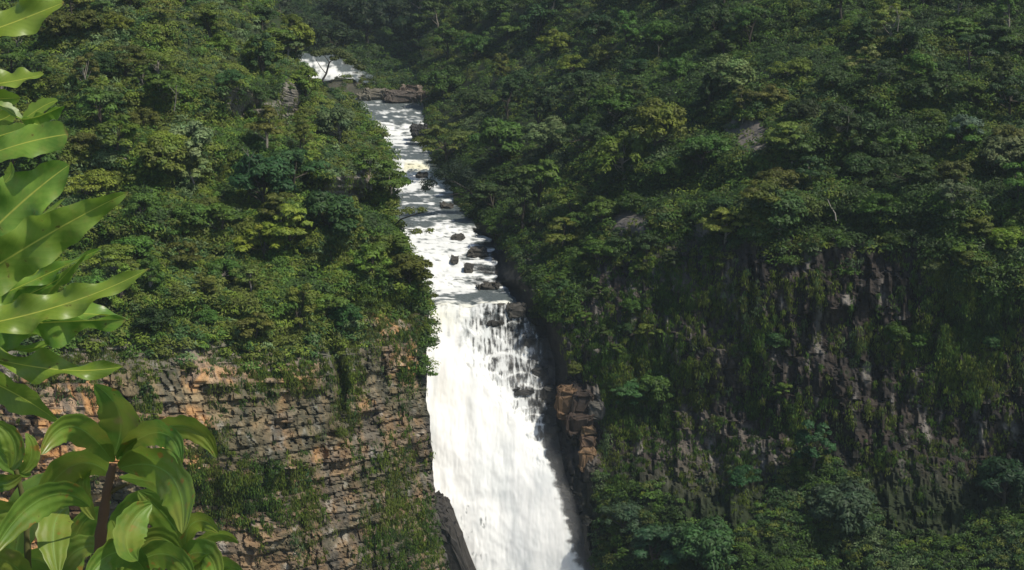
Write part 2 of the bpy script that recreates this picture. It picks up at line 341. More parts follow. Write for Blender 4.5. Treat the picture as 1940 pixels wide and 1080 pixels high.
def build_far():
    Y, X = np.meshgrid(layer(-300, 192, 6), layer(300, 900, 6), indexing='ij')
    D = FAR_D(X, Y); D = D + np.where(Y < 150, 8 * (fbm(X / 40., Y / 40., s=71) - .5), 0)
    # the bank stops at the water: sink it where the upper cascade runs
    s = blob(X, Y, [(610, 132, 62, 24, 1.)]); D = D + 26 * ss(.25, .5, s)
    p = P(X, Y, D); n = fbm(X / 12., Y / 12., s=72)
    c = mixc((.02, .026, .013), (.1, .09, .07), ss(120, 160, Y) * n * (1 - ss(.2, .5, s)))
    o = mesh('far_hillside', p, grid_faces(*X.shape), M_rock, attrs={'col': c.reshape(-1, 3)}, smooth=False); tag(o, kind='structure')

# ---- water
def streak(x, y, sx, sy, s): return fbm(x / sx, y / sy, o=4, s=s)
def build_river():
    # upper cascade, then the river down to the lip
    def piece(name, y0, y1, xl, xr, step, foamf):
        ys = layer(y0, y1, step); us = np.linspace(0, 1, 110); U, Y = np.meshgrid(us, ys)
        X = xl(Y) + U * (xr(Y) - xl(Y)); D = T_riv(Y)
        fo, cov, cream, h = foamf(X, Y)
        D = D - h; p = P(X, Y + lip(X, Y), D)
        c = mixc((.86, .88, .88), (.80, .76, .52), cream)
        o = mesh(name, p, grid_faces(*X.shape), M_water, attrs={'foam': fo.ravel(), 'cover': cov.ravel(), 'col': c.reshape(-1, 3)}); tag(o, kind='structure')
    fb = tab([(186,.02),(200,.15),(226,.1),(236,.8),(262,.85),(268,.95),(276,.25),(300,.1),(304,.95),(330,.9),(334,1.),(356,.95),(366,.2),(424,.15),(432,.75),(450,.7),(456,.9),(470,.8),(500,.95),(545,.95),(553,.4),(560,.12),(570,.18),(576,.8),(580,.8)])
    def f1(X, Y):
        b = fb(Y); n = streak(X, Y, 26, 5, 81); n2 = streak(X, Y, 8, 10, 82); wr = T_wr(Y)
        n3 = streak(X, Y, 13, 2.0, 84); fo = b + (n - .5) * 1.5 + (n2 - .5) * .5 + (n3 - .5) * 2.2
        rgt = 0
        lace = ss(452, 462, Y) * (1 - ss(545, 552, Y)) * ss(865, 905, X + 24 * (n2 - .5))
        ledge = np.exp(-((((Y + 8 * vnoise(X / 30., Y * 0, s=7)) % 26) - 6) / 3.5) ** 2)
        fo = fo - lace * (.55 - .6 * ledge); 
        fo = fo - .5 * ss(425, 440, Y) * (1 - ss(452, 456, Y)) * ss(880, 900, X) * 0
        fo = fo + .5 * blob(X, Y, [(840,500,40,60,1.),(720,245,30,10,.6),(860,545,60,6,.8),(770,340,30,14,.5)]) - .5 * blob(X, Y, [(800,252,26,10,1.2),(860,400,30,30,.5),(930,560,60,9,1.3),(745,350,8,10,.6)])
        cov = 1.2 - lace * (.95 - 1.1 * ledge - .6 * (n2 - .3)) - 1.3 * ss(-4, 5, X - wr + 14 * (n2 - .5)) * ss(420, 440, Y)
        cream = .75 * np.exp(-((Y - 316) / 11.) ** 2) * ss(.35, .6, streak(X, Y, 10, 40, 83)) + .35 * np.exp(-((Y - 578) / 8.) ** 2)
        h = .7 * (n - .5) * (.4 + b) + .3 * (n2 - .5) + 1.3 * (n3 - .5)
        return fo, cov, cream, h
    piece('river', 186, 580, lambda y: T_bL(y) - 30, lambda y: T_wr(y) + 14, 1.8, f1)
    def f0(X, Y):
        n = streak(X, Y, 16, 6, 91); n2 = streak(X, Y, 6, 12, 92)
        b = np.interp(Y, [95,108,116,138,150,156], [.1,.15,.5,.8,.9,.5]) - .5 * ss(620, 660, X - (Y - 130) * 1.5)
        return b + (n - .5) * 1.7 + (n2 - .5), 1.1 * ss(94, 104, Y + .10 * (X - 570) * -1 + 14 * (n2 - .5)) * (1 - ss(640, 705, X + 90 * (n - .5) - (Y - 128) * 1.2)) * (1 - ss(-5, 3, Y - 150 + 16 * (n - .5) + 10 * (n2 - .5))), Y * 0, 1.5 * (n - .5)
    piece('river', 92, 190, lambda y: 545 + 0 * y, lambda y: 712 + 0 * y, 1.6, f0)
def build_fall():
    ys = np.r_[layer(577, 1100, 2.), layer(1106, 1900, 9)]; us = np.linspace(0, 1, 240); U, Y = np.meshgrid(us, ys)
    wr = T_wr(Y); xl = np.interp(Y, [560, 900, 1080, 1900], [775, 770, 800, 900]); X = xl + U * (wr + 26 - xl)
    n = streak(X, Y, 9, 34, 101); nb = streak(X, Y, 45, 60, 102); nf = streak(X, Y, 5, 9, 103); nw = streak(X, Y, 20, 22, 104)
    # boundary between the solid plume and the lacy ledges
    edge = np.interp(Y, [577, 600, 650, 700, 760, 800, 850, 900, 1000, 1100, 1900], [893, 860, 878, 902, 952, 985, 1015, 1036, 1062, 1100, 1230]) + 46 * (nw - .5) + 20 * (nf - .5)
    lace = ss(-16, 30, X - edge) * (1 - ss(860, 900, Y))
    st = stairs(X, Y); q = Y / 24. + 1.3 * vnoise(X / 60., Y / 90., s=5) + .8 * vnoise(X / 17., Y / 40., s=6); fr = q - np.floor(q)
    ledge = np.exp(-((fr - .08) / .07) ** 2) + .5 * np.exp(-((fr - .98) / .05) ** 2)
    strand = ss(.34, .68, streak(X + 10 * nb, Y, 3.6, 17, 105) * .65 + streak(X, Y, 2.4, 9, 106) * .35)
    rel = (X - edge) / np.maximum(wr - edge, 20)
    dens = 1.14 - .85 * np.clip(rel, 0, 1.3) * (.45 + nw)
    cov = 1.25 - lace * (1.2 - dens * (.26 + .56 * strand + .52 * ledge * ss(.40, .56, streak(X, Y, 24, 12, 109))))
    jag = 26 * (streak(X, Y, 400, 9, 107) - .5) + 12 * (nf - .5)
    soft = ss(760, 860, Y); cov = cov - 1.6 * (ss(-7, 6, X - wr + jag) * (1 - soft) + .85 * ss(-24, 22, X - wr + .8 * jag + 18 * (nw - .5)) * soft)
    # outlying trickles on the ledges right of the main fall
    fo = 1.05 + (n - .5) * .16 + (nb - .5) * .2 + .12 - lace * (.28 - .25 * strand)
    low = blob(X, Y, [(905,1010,26,70,1.),(880,965,12,30,.7)]); fo = fo - .75 * low * (1.25 - 1.6 * strand) * ss(.3, .6, nw)
    up = (1 - ss(600, 660, Y)) ; fo = fo - up * .5 * ss(.45, .7, streak(X, Y, 6, 22, 108))
    fo = fo - .6 * blob(X, Y, [(883,627,6,10,1.),(870,650,8,16,.8),(905,655,6,14,.8),(850,630,6,14,.6),(935,600,14,10,1.)])
    cream = .8 * blob(X, Y, [(850,600,36,22,.8),(940,800,26,26,.25),(850,740,50,50,.15)])
    bulge = .9 * (1 - lace) * ss(590, 700, Y)
    D = fall_D(X, Y) - bulge - .9 * (1 - lace) * (nb - .5) - .07 * (n - .5) - .3 * (1 - lace) * (streak(X, Y, 16, 70, 120) - .5) + st * lace * .35
    c = mixc((.96, .965, .95), (.9, .88, .68), np.clip(cream, 0, 1)); c = mixc(c, (.74, .77, .77), .8 * ss(.50, .68, streak(X, Y, 20, 90, 150)) * (.4 + .6 * nw) + .5 * lace)
    o = mesh('waterfall', P(X, Y + lip(X, Y), D), grid_faces(*X.shape), M_water, attrs={'foam': fo.ravel(), 'cover': cov.ravel(), 'col': c.reshape(-1, 3)}); tag(o, kind='structure')
def build_spray():
    m, t, o = newmat('spray'); v = N(t, 'ShaderNodeVolumePrincipled'); v.inputs['Density'].default_value = .035; v.inputs['Color'].default_value = (.97, .98, 1, 1)
    t.links.new(v.outputs[0], o.inputs['Volume'])
    ys = layer(640, 1500, 12); us = np.linspace(0, 1, 40); U, Y = np.meshgrid(us, ys)
    wr = T_wr(Y); xl = wr - 90; X = xl + U * (wr + 12 + 26 * ss(800, 1000, Y) - xl)
    k = np.sin(np.pi * U) ** .8 * ss(760, 960, Y) * (1 - ss(1440, 1500, Y)); D0 = fall_D(X, Y)
    f = D0 - 1.2 - (5.5 + 6 * (fbm(X / 40., Y / 50., s=140) - .5)) * k; bk = D0 + .6
    A, B = P(X, Y, f), P(X, Y, bk); g = grid_faces(*X.shape); n = X.size; i = np.arange(n).reshape(X.shape)
    rim = np.concatenate([i[0], i[1:, -1], i[-1, -2::-1], i[-2:0:-1, 0]]); j = np.roll(rim, -1)
    fs = np.concatenate([g, g[:, ::-1] + n, np.stack([rim, j, j + n, rim + n], -1)])
    tag(mesh('spray', np.concatenate([A.reshape(-1, 3), B.reshape(-1, 3)]), fs, m, smooth=False), kind='stuff')
def build_ground():
    m, t, o = newmat('valley_floor'); pb = N(t, 'ShaderNodeBsdfPrincipled', Roughness=.95); nz = N(t, 'ShaderNodeTexNoise', Scale=.08, Detail=8.)
    cr = N(t, 'ShaderNodeValToRGB'); cr.color_ramp.elements[0].color = (.02, .03, .012, 1); cr.color_ramp.elements[1].color = (.05, .07, .025, 1)
    ge = N(t, 'ShaderNodeNewGeometry'); t.links.new(ge.outputs['Position'], nz.inputs['Vector']); t.links.new(nz.outputs[0], cr.inputs[0]); t.links.new(cr.outputs[0], pb.inputs['Base Color']); t.links.new(pb.outputs[0], o.inputs[0])
    s = 1500; o = mesh('ground', [(-s,-s,-175),(s,-s,-175),(s,s,-175),(-s,s,-175)], [[0,1,2,3]], m); tag(o, kind='structure')
build_left(); build_right(); build_far(); build_river(); build_fall(); build_spray(); build_ground()

# ------------------------------------------------------------------ undergrowth (uncountable)
def surf(which, x, y):
    D = {'L': left_D, 'R': right_D, 'F': FAR_D}[which](x, y); return P(x, y, D)
C_DARK, C_MID, C_YEL, C_OLV, C_BLU, C_PALE = (.033,.064,.014), (.058,.112,.016), (.108,.152,.018), (.092,.116,.020), (.040,.084,.022), (.105,.155,.060)
PAL = np.array([C_DARK, C_MID, C_YEL, C_OLV, C_BLU, C_PALE])
def cover(name, which, n, xr, yr, dens, rad, nl, size, weights, seed, asp=.45, hang=0., flat=.7, out=.4, bright=1.):
    rng = np.random.default_rng(seed)
    x = rng.uniform(*xr, n * 3); y = rng.uniform(*yr, n * 3)
    d = dens(x, y); k = rng.random(len(x)) < d; x, y = x[k][:n], y[k][:n]; m = len(x)
    if m == 0: return
    p = surf(which, x, y); dist = p[:, 1] / 260.
    r = rad * rng.uniform(.5, 1.35, m)
    hue = fbm(x / 70., y / 60., s=seed + 5)
    cum = np.cumsum(weights) / np.sum(weights); pick = np.searchsorted(cum, np.clip((hue - .5) * 1.8 + .5 + rng.normal(0, .16, m), 0, .999))
    base = PAL[np.clip(pick, 0, 5)] * rng.uniform(.6, 1.35, (m, 1)) * bright
    c = np.repeat(np.arange(m), nl); d3 = rng.normal(size=(len(c), 3)); d3 /= np.linalg.norm(d3, axis=1)[:, None]
    d3[:, 2] = np.abs(d3[:, 2]) * (1 - hang * .5) - .25; d3[:, 1] = -np.abs(d3[:, 1]) * .7 + .2
    rr = r[c][:, None] * rng.uniform(.45, 1., (len(c), 1))
    pos = p[c] + d3 * rr * np.array([1, 1, flat]) + np.array([0, -out, out * .6]) * r[c][:, None]
    if hang: pos[:, 2] -= np.abs(rng.normal(0, hang, len(c))) * r[c]
    nor = d3 + np.array([0, -.25, .55]) + rng.normal(0, .38, d3.shape)
    if hang: nor[:, 2] *= .35
    v, f = leaves(pos, nor, size, asp, rng, hang * 5)
    col = np.repeat(base[c] * rng.uniform(.75, 1.25, (len(c), 1)), 4, 0)
    o = mesh(name, v, f, M_cover, attrs={'col': col}, smooth=False); tag(o, kind='stuff'); return o
GRASS_L = [(430,680,70,24,.8),(250,680,70,26,.9),(120,680,70,34,.9),(520,700,70,34,1.),(770,690,14,60,.35),(470,930,70,45,1.2),(575,950,28,60,1.),(740,960,30,90,1.),(800,1030,35,70,1.1),(660,740,18,80,1.2),(280,750,16,42,1.2),(780,600,22,60,.7),(735,620,36,40,.5),(770,820,10,70,.3),(640,660,40,30,.8),(375,880,30,40,.7),(700,1010,20,60,.4),(120,690,60,30,.5),(560,650,60,30,.7),(410,820,20,50,.3)]
def rim(x): return 75 * ss(670, 720, x) * (1 - .6 * ss(775, 800, x)) - 30 * np.exp(-((x - 530) / 110.) ** 2)
def dL_slope(x, y):
    ok = (x < T_bL(y) + 3) & (y < 720)
    e = fbm(x / 40., y / 30., s=77); return ok * (1 - ss(600, 690, y + 90 * (e - .5) + rim(x))) * (1 - .9 * ss(.35, .7, blob(x, y, ROCK_L)))
def dL_cliff(x, y): return (x < T_bL(y) - 1) * np.clip(blob(x, y, GRASS_L) * (.4 + 1.2 * fbm(x / 16., y / 22., s=78)) + .05 * (fbm(x/20., y/20., s=79) > .55), 0, 1)
def dR_slope(x, y):
    e = fbm(x / 50., y / 40., s=87); b = 470 + 120 * ss(1000, 1050, x) * (1 - ss(1080, 1170, x)) + 60 * ss(1700, 1850, x)
    left = np.where(y < 400, np.interp(y, [0, 180, 300, 360, 400], [806, 806, 828, 868, 884]), np.interp(y, [400, 450, 560, 700, 850, 1080], [884, 950, 1025, 1075, 1130, 1130]))
    return (x > left) * (1 - ss(-50, 40, y - b + 120 * (e - .5))) * (1 - .9 * ss(.35, .7, blob(x, y, ROCK_R)))
GRASS_R = [(1560,780,110,90,.14),(1760,800,90,90,.12),(1480,560,60,60,.12),(1230,480,90,50,.6),(1290,560,50,50,.3),(1600,430,140,18,.6),(1800,500,40,50,.5),(1250,690,60,60,.5),(1130,640,70,90,.8),(1230,560,90,60,.55),(1190,700,60,50,.9),(1180,760,60,50,1.),(1220,800,50,60,.9),(1150,900,40,60,.9),(1300,620,70,60,.3),(1360,560,60,60,.3),(1430,620,30,70,.6),(1440,760,30,70,.6),(1500,800,30,60,.4),(1640,640,50,26,.5),(1720,660,46,36,.5),(1850,560,90,140,1.),(1830,680,70,60,.9),(1680,860,30,20,.4),(1300,880,50,60,.3),(1400,900,50,40,.5),(1560,530,40,20,.35),(1320,760,40,60,.3),(1390,850,40,60,.4),(1800,860,60,20,.6)]
def dR_cliff(x, y):
    lim = np.interp(y, [400, 450, 560, 700, 730, 850, 1000, 1080], [900, 960, 1030, 1080, 1140, 1135, 1125, 1130])
    return (x > lim) * np.clip(blob(x, y, GRASS_R) * (.25 + 1.3 * fbm(x / 22., y / 34., s=88)) + .035, 0, 1)
def dR_low(x, y):
    top = np.interp(x, [1100,1130,1250,1330,1420,1480,1560,1640,1700,1800,1900,2300], [910,900,925,1000,990,900,850,930,1020,1010,960,900])
    return (x > 1125) * ss(-20, 25, y - top + 50 * (fbm(x / 40., y / 40., s=89) - .5))
W_L = [1.2, 2.5, 1.5, 2.2, 1.6, .5]; W_R = [2.6, 2.6, .8, 1., 1.8, .25]
cover('undergrowth', 'L', 10500, (-150, 820), (-60, 740), dL_slope, 1.5, 52, .28, W_L, 1, bright=1.25)
cover('bank_shrubs', 'L', 2200, (470, 840), (60, 720), lambda x, y: np.exp(-((x - T_bL(y) + 6) / 11.) ** 2) * (.15 + 1.1 * ss(.35, .6, fbm(x / 30., y / 16., s=90))) * (y > 60), 1.5, 60, .26, [1.5,2.5,1.5,1.5,1.,.3], 8, bright=1.1)
cover('bank_shrubs', 'R', 1500, (780, 1060), (-20, 600), lambda x, y: np.exp(-((x - np.interp(y, [0, 180, 300, 360, 400, 450, 560], [810, 810, 832, 872, 890, 955, 1030])) / 12.) ** 2) * (.15 + 1.1 * ss(.35, .6, fbm(x / 30., y / 16., s=91))), 2., 70, .3, [3,2.5,.5,1.,1.5,.2], 9, bright=.8)
cover('bank_shrubs', 'F', 700, (590, 830), (125, 178), lambda x, y: np.exp(-((y - 152 - (x - 700) * .05) / 14.) ** 2) * ss(640, 690, x) * ss(.38, .55, fbm(x / 14., y / 10., s=92)), 1.6, 50, .35, [1.5,2.,1.,2.5,1.,.3], 10)
cover('hanging_grass', 'L', 7500, (-60, 860), (590, 1120), dL_cliff, .75, 30, .26, [.8,2.,1.6,2.4,.6,.3], 2, asp=.25, hang=1., out=.3)
cover('undergrowth', 'R', 11500, (800, 2150), (-60, 640), dR_slope, 1.9, 50, .32, W_R, 3, bright=.95)
cover('hanging_grass', 'R', 8500, (950, 2150), (410, 1100), dR_cliff, .9, 34, .28, [1.5,2.,1.3,2.2,.8,.3], 4, asp=.28, hang=.9, out=.35)
cover('vines', 'L', 4200, (250, 800), (80, 660), lambda x, y: (x < T_bL(y)) * np.clip(blob(x, y, [(470,210,110,110,.9),(380,330,60,90,.6),(680,420,60,110,.7),(720,560,60,90,.8),(600,330,80,50,.5)]) - .6 * blob(x, y, OUT_L), .08, .9) * (.3 + fbm(x/14., y/40., s=80)), 1.1, 40, .25, [.5,1.5,2.,3,.5,.3], 7, asp=.28, hang=1., out=.5)
cover('undergrowth', 'R', 3200, (1110, 2150), (800, 1180), dR_low, 1.3, 46, .25, [2,2.5,.4,.8,2.4,.6], 5)
cover('undergrowth', 'F', 1500, (480, 860), (-60, 188), lambda x, y: (y < 120) * .9 + (y >= 120) * (x > 690) * (y < 168) * .7, 3., 50, .5, [4,1.5,.1,.6,1.5,0], 6)

# ------------------------------------------------------------------ trees
def crown(kind, rng):
    """kinds: round, tiered, shrubby, narrow, open; radius about 3.5 m, base at the origin"""
    Rr, H, flat, npad, nl, ls = {'round': (3.5, 5.2, .75, 46, 120, .27), 'tiered': (3.9, 4.9, .36, 36, 140, .27), 'shrubby': (3.2, 3.0, .7, 40, 120, .24),
                                 'narrow': (2.1, 6.0, .9, 34, 110, .25), 'open': (3.3, 5.5, .5, 22, 110, .30)}[kind]
    A = Acc(); pads = []; lop = rng.uniform(0, 6.28); npad = int(npad * rng.uniform(.7, 1.15)); ls = ls * rng.uniform(.75, 1.25)
    for i in range(npad):
        a = rng.uniform(0, 2*np.pi) if rng.random() < .6 else lop + rng.normal(0, .7); u = rng.uniform(-.45, 1)
        rr = Rr * math.sqrt(max(0, 1 - max(u, 0) ** 2 * .9)) * rng.uniform(.45, .95)
        pr = Rr * rng.uniform(.14, .38)
        c = np.array([rr*math.cos(a), rr*math.sin(a), H * .62 + u * (H * .38 if kind != 'narrow' else H * .5)])
        c[2] += .25 * rng.normal(); pads.append((c, pr))
        n = int(nl * (pr / (Rr * .31)) ** 1.5)
        d = rng.normal(size=(n, 3)); d /= np.linalg.norm(d, axis=1)[:, None]; d[:, 2] = np.where(d[:, 2] < -.25, -d[:, 2], d[:, 2])
        pos = c + d * pr * rng.uniform(.55, 1.08, (n, 1)) * np.array([1, 1, flat])
        v, f = leaves(pos, d + [0, 0, .45] + rng.normal(0, .3, (n, 3)), ls, .5, rng)
        k = np.repeat(rng.uniform(.7, 1.3, (n, 1)) * rng.uniform(.8, 1.25), 4, 0) * np.array([[1, 1, 1]])
        k = k * np.array([1 + rng.normal(0, .05), 1, 1 - .1 * rng.random()])
        A.add(v, f, k)
    v, f = A.out(); me = mesh('crown', v, f, M_leaf, attrs={'col': np.concatenate(A.a)}, smooth=False, data_only=True)
    B = Acc(); top = np.array([rng.normal(0, .3), rng.normal(0, .3), H * .6])
    t = np.linspace(0, 1, 7)[:, None]; tr = t * top + np.array([.25, .1, 0]) * np.sin(t * 5) * .6; tr[0, 2] = -1.2
    B.add(*tube(tr, np.linspace(.24, .1, 7)))
    for c, pr in pads[::3]:
        s = tr[int(rng.integers(2, 6))]; mid = (s + c) / 2 + [0, 0, -.3]
        B.add(*tube([s, mid, c], [.09, .06, .025], 5))
    v, f = B.out(); return me, mesh('trunk', v, f, M_bark, data_only=True)
VAR = {}
rngv = np.random.default_rng(7)
for kd in ('round', 'tiered', 'shrubby', 'narrow', 'open'):
    VAR[kd] = [crown(kd, rngv) for _ in range(5 if kd in ('round', 'shrubby') else 4)]
NAMES = {'round': 'round_crowned_tree', 'tiered': 'spreading_tree', 'shrubby': 'bushy_tree', 'narrow': 'narrow_tree', 'open': 'open_crowned_tree'}
def tree(px, py, which, kind, scale, col, label, group=None, rot=0, var=0, bark=(.05,.04,.03), squash=1., lift=0.):
    p = surf(which, np.array(float(px)), np.array(float(py)))
    e = empty(NAMES[kind], Vector(p) + Vector((0, 0, lift))); e.rotation_euler = (0, 0, rot); e.scale = (scale, scale, scale * squash)
    cm, tm = VAR[kind][var % len(VAR[kind])]
    c = link(bpy.data.objects.new('crown', cm), e); c.color = (*col, 1)
    t = link(bpy.data.objects.new('trunk', tm), e); t.color = (*bark, 1)
    tag(e, label, 'tree', group); return e
CN = {0: 'dark green', 1: 'mid green', 2: 'yellow green', 3: 'olive green', 4: 'blue green', 5: 'pale green'}
KN = {'round': 'round crowned', 'tiered': 'flat spreading', 'shrubby': 'low bushy', 'narrow': 'slender', 'open': 'thin crowned'}
ZL = [((-100, 260), (-99, 230), 'in the upper left corner'), ((260, 600), (-99, 120), 'along the top of the left slope'),
      ((260, 480), (120, 330), 'left of the pale outcrops, left slope'), ((480, 760), (120, 330), 'on the left bank of the upper river'),
      ((-100, 300), (230, 700), 'behind the big foreground leaves'), ((300, 520), (330, 480), 'in the middle of the left slope'),
      ((520, 830), (330, 480), 'left of the stepped cascades'), ((300, 560), (480, 720), 'just above the orange cliff'),
      ((560, 840), (480, 720), 'beside the lip of the waterfall')]
ZR = [((780, 1010), (-99, 170), 'above the river boulders, right bank'), ((780, 1010), (170, 330), 'on the right bank of the upper river'),
      ((780, 1060), (330, 600), 'right of the stepped cascades'), ((1010, 1250), (-99, 170), 'at the top centre, right slope'),
      ((1010, 1250), (170, 330), 'mid slope, right of the river'), ((1060, 1300), (330, 720), 'on the rocky shoulder right of the lip'),
      ((1250, 1500), (-99, 170), 'above the grey outcrop, right slope'), ((1250, 1500), (170, 480), 'around the grey outcrop, right slope'),
      ((1500, 1740), (-99, 170), 'high above the dark cliff'), ((1500, 1740), (170, 520), 'just above the dark cliff'),
      ((1740, 2300), (-99, 170), 'in the upper right corner'), ((1740, 2300), (170, 720), 'at the right edge of the view')]
def zone(px, py, Z):
    for (a, b), (c, d), s in Z:
        if a <= px < b and c <= py < d: return s
    return Z[-1][2]
def scatter(which, xr, yr, ok, space, weights, kinds, seed, Z, nmax, smin=.72, smax=1.25, bright=1.):
    rng = np.random.default_rng(seed); pts = []
    for _ in range(14000):
        x, y = rng.uniform(*xr), rng.uniform(*yr)
        if rng.random() > ok(np.array(x), np.array(y)): continue
        s = space(x, y)
        if any((x-a)**2 + ((y-b)*1.25)**2 < (s*.5 + t*.5)**2 for a, b, t in pts): continue
        pts.append((x, y, s))
        if len(pts) >= nmax: break
    for x, y, s in pts:
        hue = float(fbm(x / 110., y / 90., s=seed + 9)); ci = int(np.searchsorted(np.cumsum(weights) / np.sum(weights), np.clip((hue - .5) * 1.6 + .5 + rng.normal(0, .22), 0, .999)))
        kd = kinds[int(rng.integers(len(kinds)))]
        col = PAL[ci] * rng.uniform(.6, 1.25) * bright * np.array([rng.uniform(.85, 1.2), 1, rng.uniform(.8, 1.2)])
        lab = '%s %s tree %s' % (KN[kd], CN[ci], zone(x, y, Z))
        D = surf(which, np.array(x), np.array(y))[1]
        tree(x, y, which, kd, rng.uniform(smin, smax) * s / 46. * D / 275., col, lab, 'trees ' + zone(x, y, Z), rng.uniform(0, 6.28), int(rng.integers(9)), squash=rng.uniform(.85, 1.1),
             bark=(.2, .18, .15) if rng.random() < .3 else (.05, .04, .03))
    return len(pts)
KINL = ['round', 'round', 'tiered', 'shrubby', 'shrubby', 'shrubby', 'narrow', 'open', 'open']
KIN = ['round', 'round', 'tiered', 'shrubby', 'shrubby', 'narrow', 'open', 'open']
nL = scatter('L', (-60, 800), (-40, 690), lambda x, y: dL_slope(x + 1, y) * (1 - ss(.25, .5, blob(x, y - 34, OUT_L))) * (.35 if (330 < x < 560 and 120 < y < 330) else 1), lambda x, y: 42 + 10 * (y > 200), [1.4, 2.5, 1.1, 1.8, 1.6, .4], KINL, 21, ZL, 92, bright=1.2)
nR = scatter('R', (815, 2000), (-40, 620), lambda x, y: dR_slope(x - 3, y) * (1 - ss(.25, .5, blob(x, y - 34, ROCK_R))), lambda x, y: 45 + 8 * (y > 200), W_R, KIN, 22, ZR, 124)
nC = scatter('R', (1020, 2000), (430, 860), lambda x, y: (x > T_wr(y) + 80) * np.clip(blob(x, y, [(1130,560,60,90,1.),(1200,640,60,60,.6),(1210,740,50,60,.8),(1850,480,110,110,1.),(1840,660,70,60,.6),(1250,500,90,40,.6),(1690,640,50,50,.4),(1460,640,20,60,.3)]), 0, 1) ** 2, lambda x, y: 40, W_R, ['shrubby', 'round', 'open', 'tiered'], 24, ZR, 34, smin=.5, smax=.8)
nF = scatter('F', (490, 850), (-50, 116), lambda x, y: 1., lambda x, y: 52, [5,1.,0,.3,1.5,0], ['round', 'tiered', 'narrow'], 23, [((0,9999),(-999,9999),'in the dark forest behind the rapids')], 17, bright=.5)
print('TREES', nL, nR, nF)
G = [ # px, py, side, kind, scale, colour, label, extras
 (625,470,'L','round',1.45,C_BLU,'largest blue green tree in the middle of the left slope, spreading over the cliff'),
 (500,400,'L','round',1.5,(.035,.088,.028),'big feathery blue green tree left of centre on the left slope'),
 (560,360,'L','tiered',1.3,(.04,.09,.026),'feathery tree with layered boughs below the left outcrops'),
 (500,140,'L','round',1.15,C_YEL,'rounded yellow green tree beside the upper rapids'),
 (390,55,'L','tiered',.9,(.10,.14,.02),'bright yellow green flat topped tree at the top of the left slope'),
 (545,110,'L','open',.9,C_PALE,'pale grey green tree at the end of the dark forest'),
 (1640,150,'R','open',1.0,(.15,.17,.05),'cream flowering yellowish tree in the upper right'),
 (1828,275,'R','round',.85,(.10,.15,.10),'silvery pale green tree left of the right frame edge'),
 (1910,295,'R','round',.85,(.10,.11,.025),'olive yellow tree touching the right frame edge'),
 (1415,455,'R','tiered',.85,(.13,.16,.03),'bright yellow green tree drooping over the rim of the dark cliff'),
 (1500,310,'R','open',.95,(.07,.12,.03),'bright green tree with a pale trunk right of the grey outcrop'),
 (1240,770,'R','round',1.05,(.06,.11,.02),'yellow green tree clinging to the cliff above the lower bushes'),
 (1180,775,'R','tiered',1.0,(.045,.11,.03),'bright green tree right of the rusty rock blocks'),
 (1090,715,'R','round',.45,(.09,.11,.02),'small olive round bush on top of the rusty rock blocks'),
 (1490,755,'R','tiered',.5,(.08,.13,.02),'small yellow green tree alone on the dark cliff'),
 (1180,1010,'R','shrubby',1.35,(.05,.09,.045),'grey green bushy tree low beside the waterfall gorge'),
 (1330,1090,'R','round',1.5,(.045,.10,.03),'large green tree at the bottom edge right of the waterfall'),
 (1590,1020,'R','round',1.55,(.045,.075,.038),'large grey green tree low in front of the dark cliff'),
 (1540,900,'R','narrow',1.3,(.03,.085,.03),'tall dark green tree leaning on the foot of the dark cliff'),
 (1240,1080,'R','tiered',1.3,(.035,.08,.035),'spreading tree at the bottom edge beside the gorge'),
 (1410,920,'R','shrubby',.9,(.025,.08,.025),'dark green bushy tree at the foot of the rocky shoulder'),
 (1900,960,'R','round',1.3,(.02,.05,.02),'very dark tree in the lower right corner'),
 (655,630,'L','round',.75,(.035,.095,.02),'bright bush overhanging the deep cleft in the orange cliff'),
 (700,600,'L','shrubby',.8,(.06,.10,.018),'leafy bush at the rim of the orange cliff near the waterfall'),
 (790,560,'L','shrubby',.85,(.07,.105,.02),'shaggy bush hanging at the corner beside the waterfall lip'),
 (575,930,'L','narrow',.5,(.03,.075,.025),'dark green bush half way down the orange cliff'),
 (520,900,'L','shrubby',.6,(.045,.09,.02),'bright green bush on the grassy ledge of the orange cliff'),
 (280,760,'L','narrow',.36,(.04,.08,.022),'small upright bush on the orange rock behind the foreground leaves'),
 (1330,330,'R','tiered',1.15,(.045,.09,.02),'broad layered tree below the left end of the grey outcrop'),
 (905,120,'R','round',1.25,(.05,.11,.02),'bright green domed tree high on the right bank'),
]
for g in G: tree(g[0], g[1], g[2], g[3], g[4], g[5], g[6], rot=g[0] * .7, var=g[1], bark=(.22,.2,.17) if 'pale' in g[6] else (.05,.04,.03))
# trees of their own shape: leaning ones over the water, bare pale limbs
def custom_tree(name, label, base, tips, r0, pads, col, bark, seed, ls=.25, flat=.45, per=110):
    rng = np.random.default_rng(seed); e = empty(name, Vector(base)); b = np.array(base); A = Acc()
    for path, ra, rb in tips:
        pp = np.array(path) - b; A.add(*tube(pp, np.linspace(ra, rb, len(pp)), 7))
    v, f = A.out(); o = mesh('trunk', v, f, M_bark, e); o.color = (*bark, 1)
    if pads:
        A = Acc()
        for c, pr in pads:
            n = int(2.6 * per * (pr / 1.5) ** 1.6); d = rng.normal(size=(n, 3)); d /= np.linalg.norm(d, axis=1)[:, None]
            pos = np.array(c) - b + d * pr * rng.uniform(.4, 1.05, (n, 1)) * [1, 1, flat]
            v, f = leaves(pos, d + [0, 0, .6] + rng.normal(0, .4, (n, 3)), ls, .45, rng); A.add(v, f, np.repeat(rng.uniform(.65, 1.3, (n, 1)) * np.ones((1, 3)), 4, 0))
        v, f = A.out(); o = mesh('crown', v, f, M_leaf, e, attrs={'col': np.concatenate(A.a)}, smooth=False); o.color = (*col, 1)
    tag(e, label, 'tree'); return e
q = lambda x, y, D: tuple(P(x, y, D))
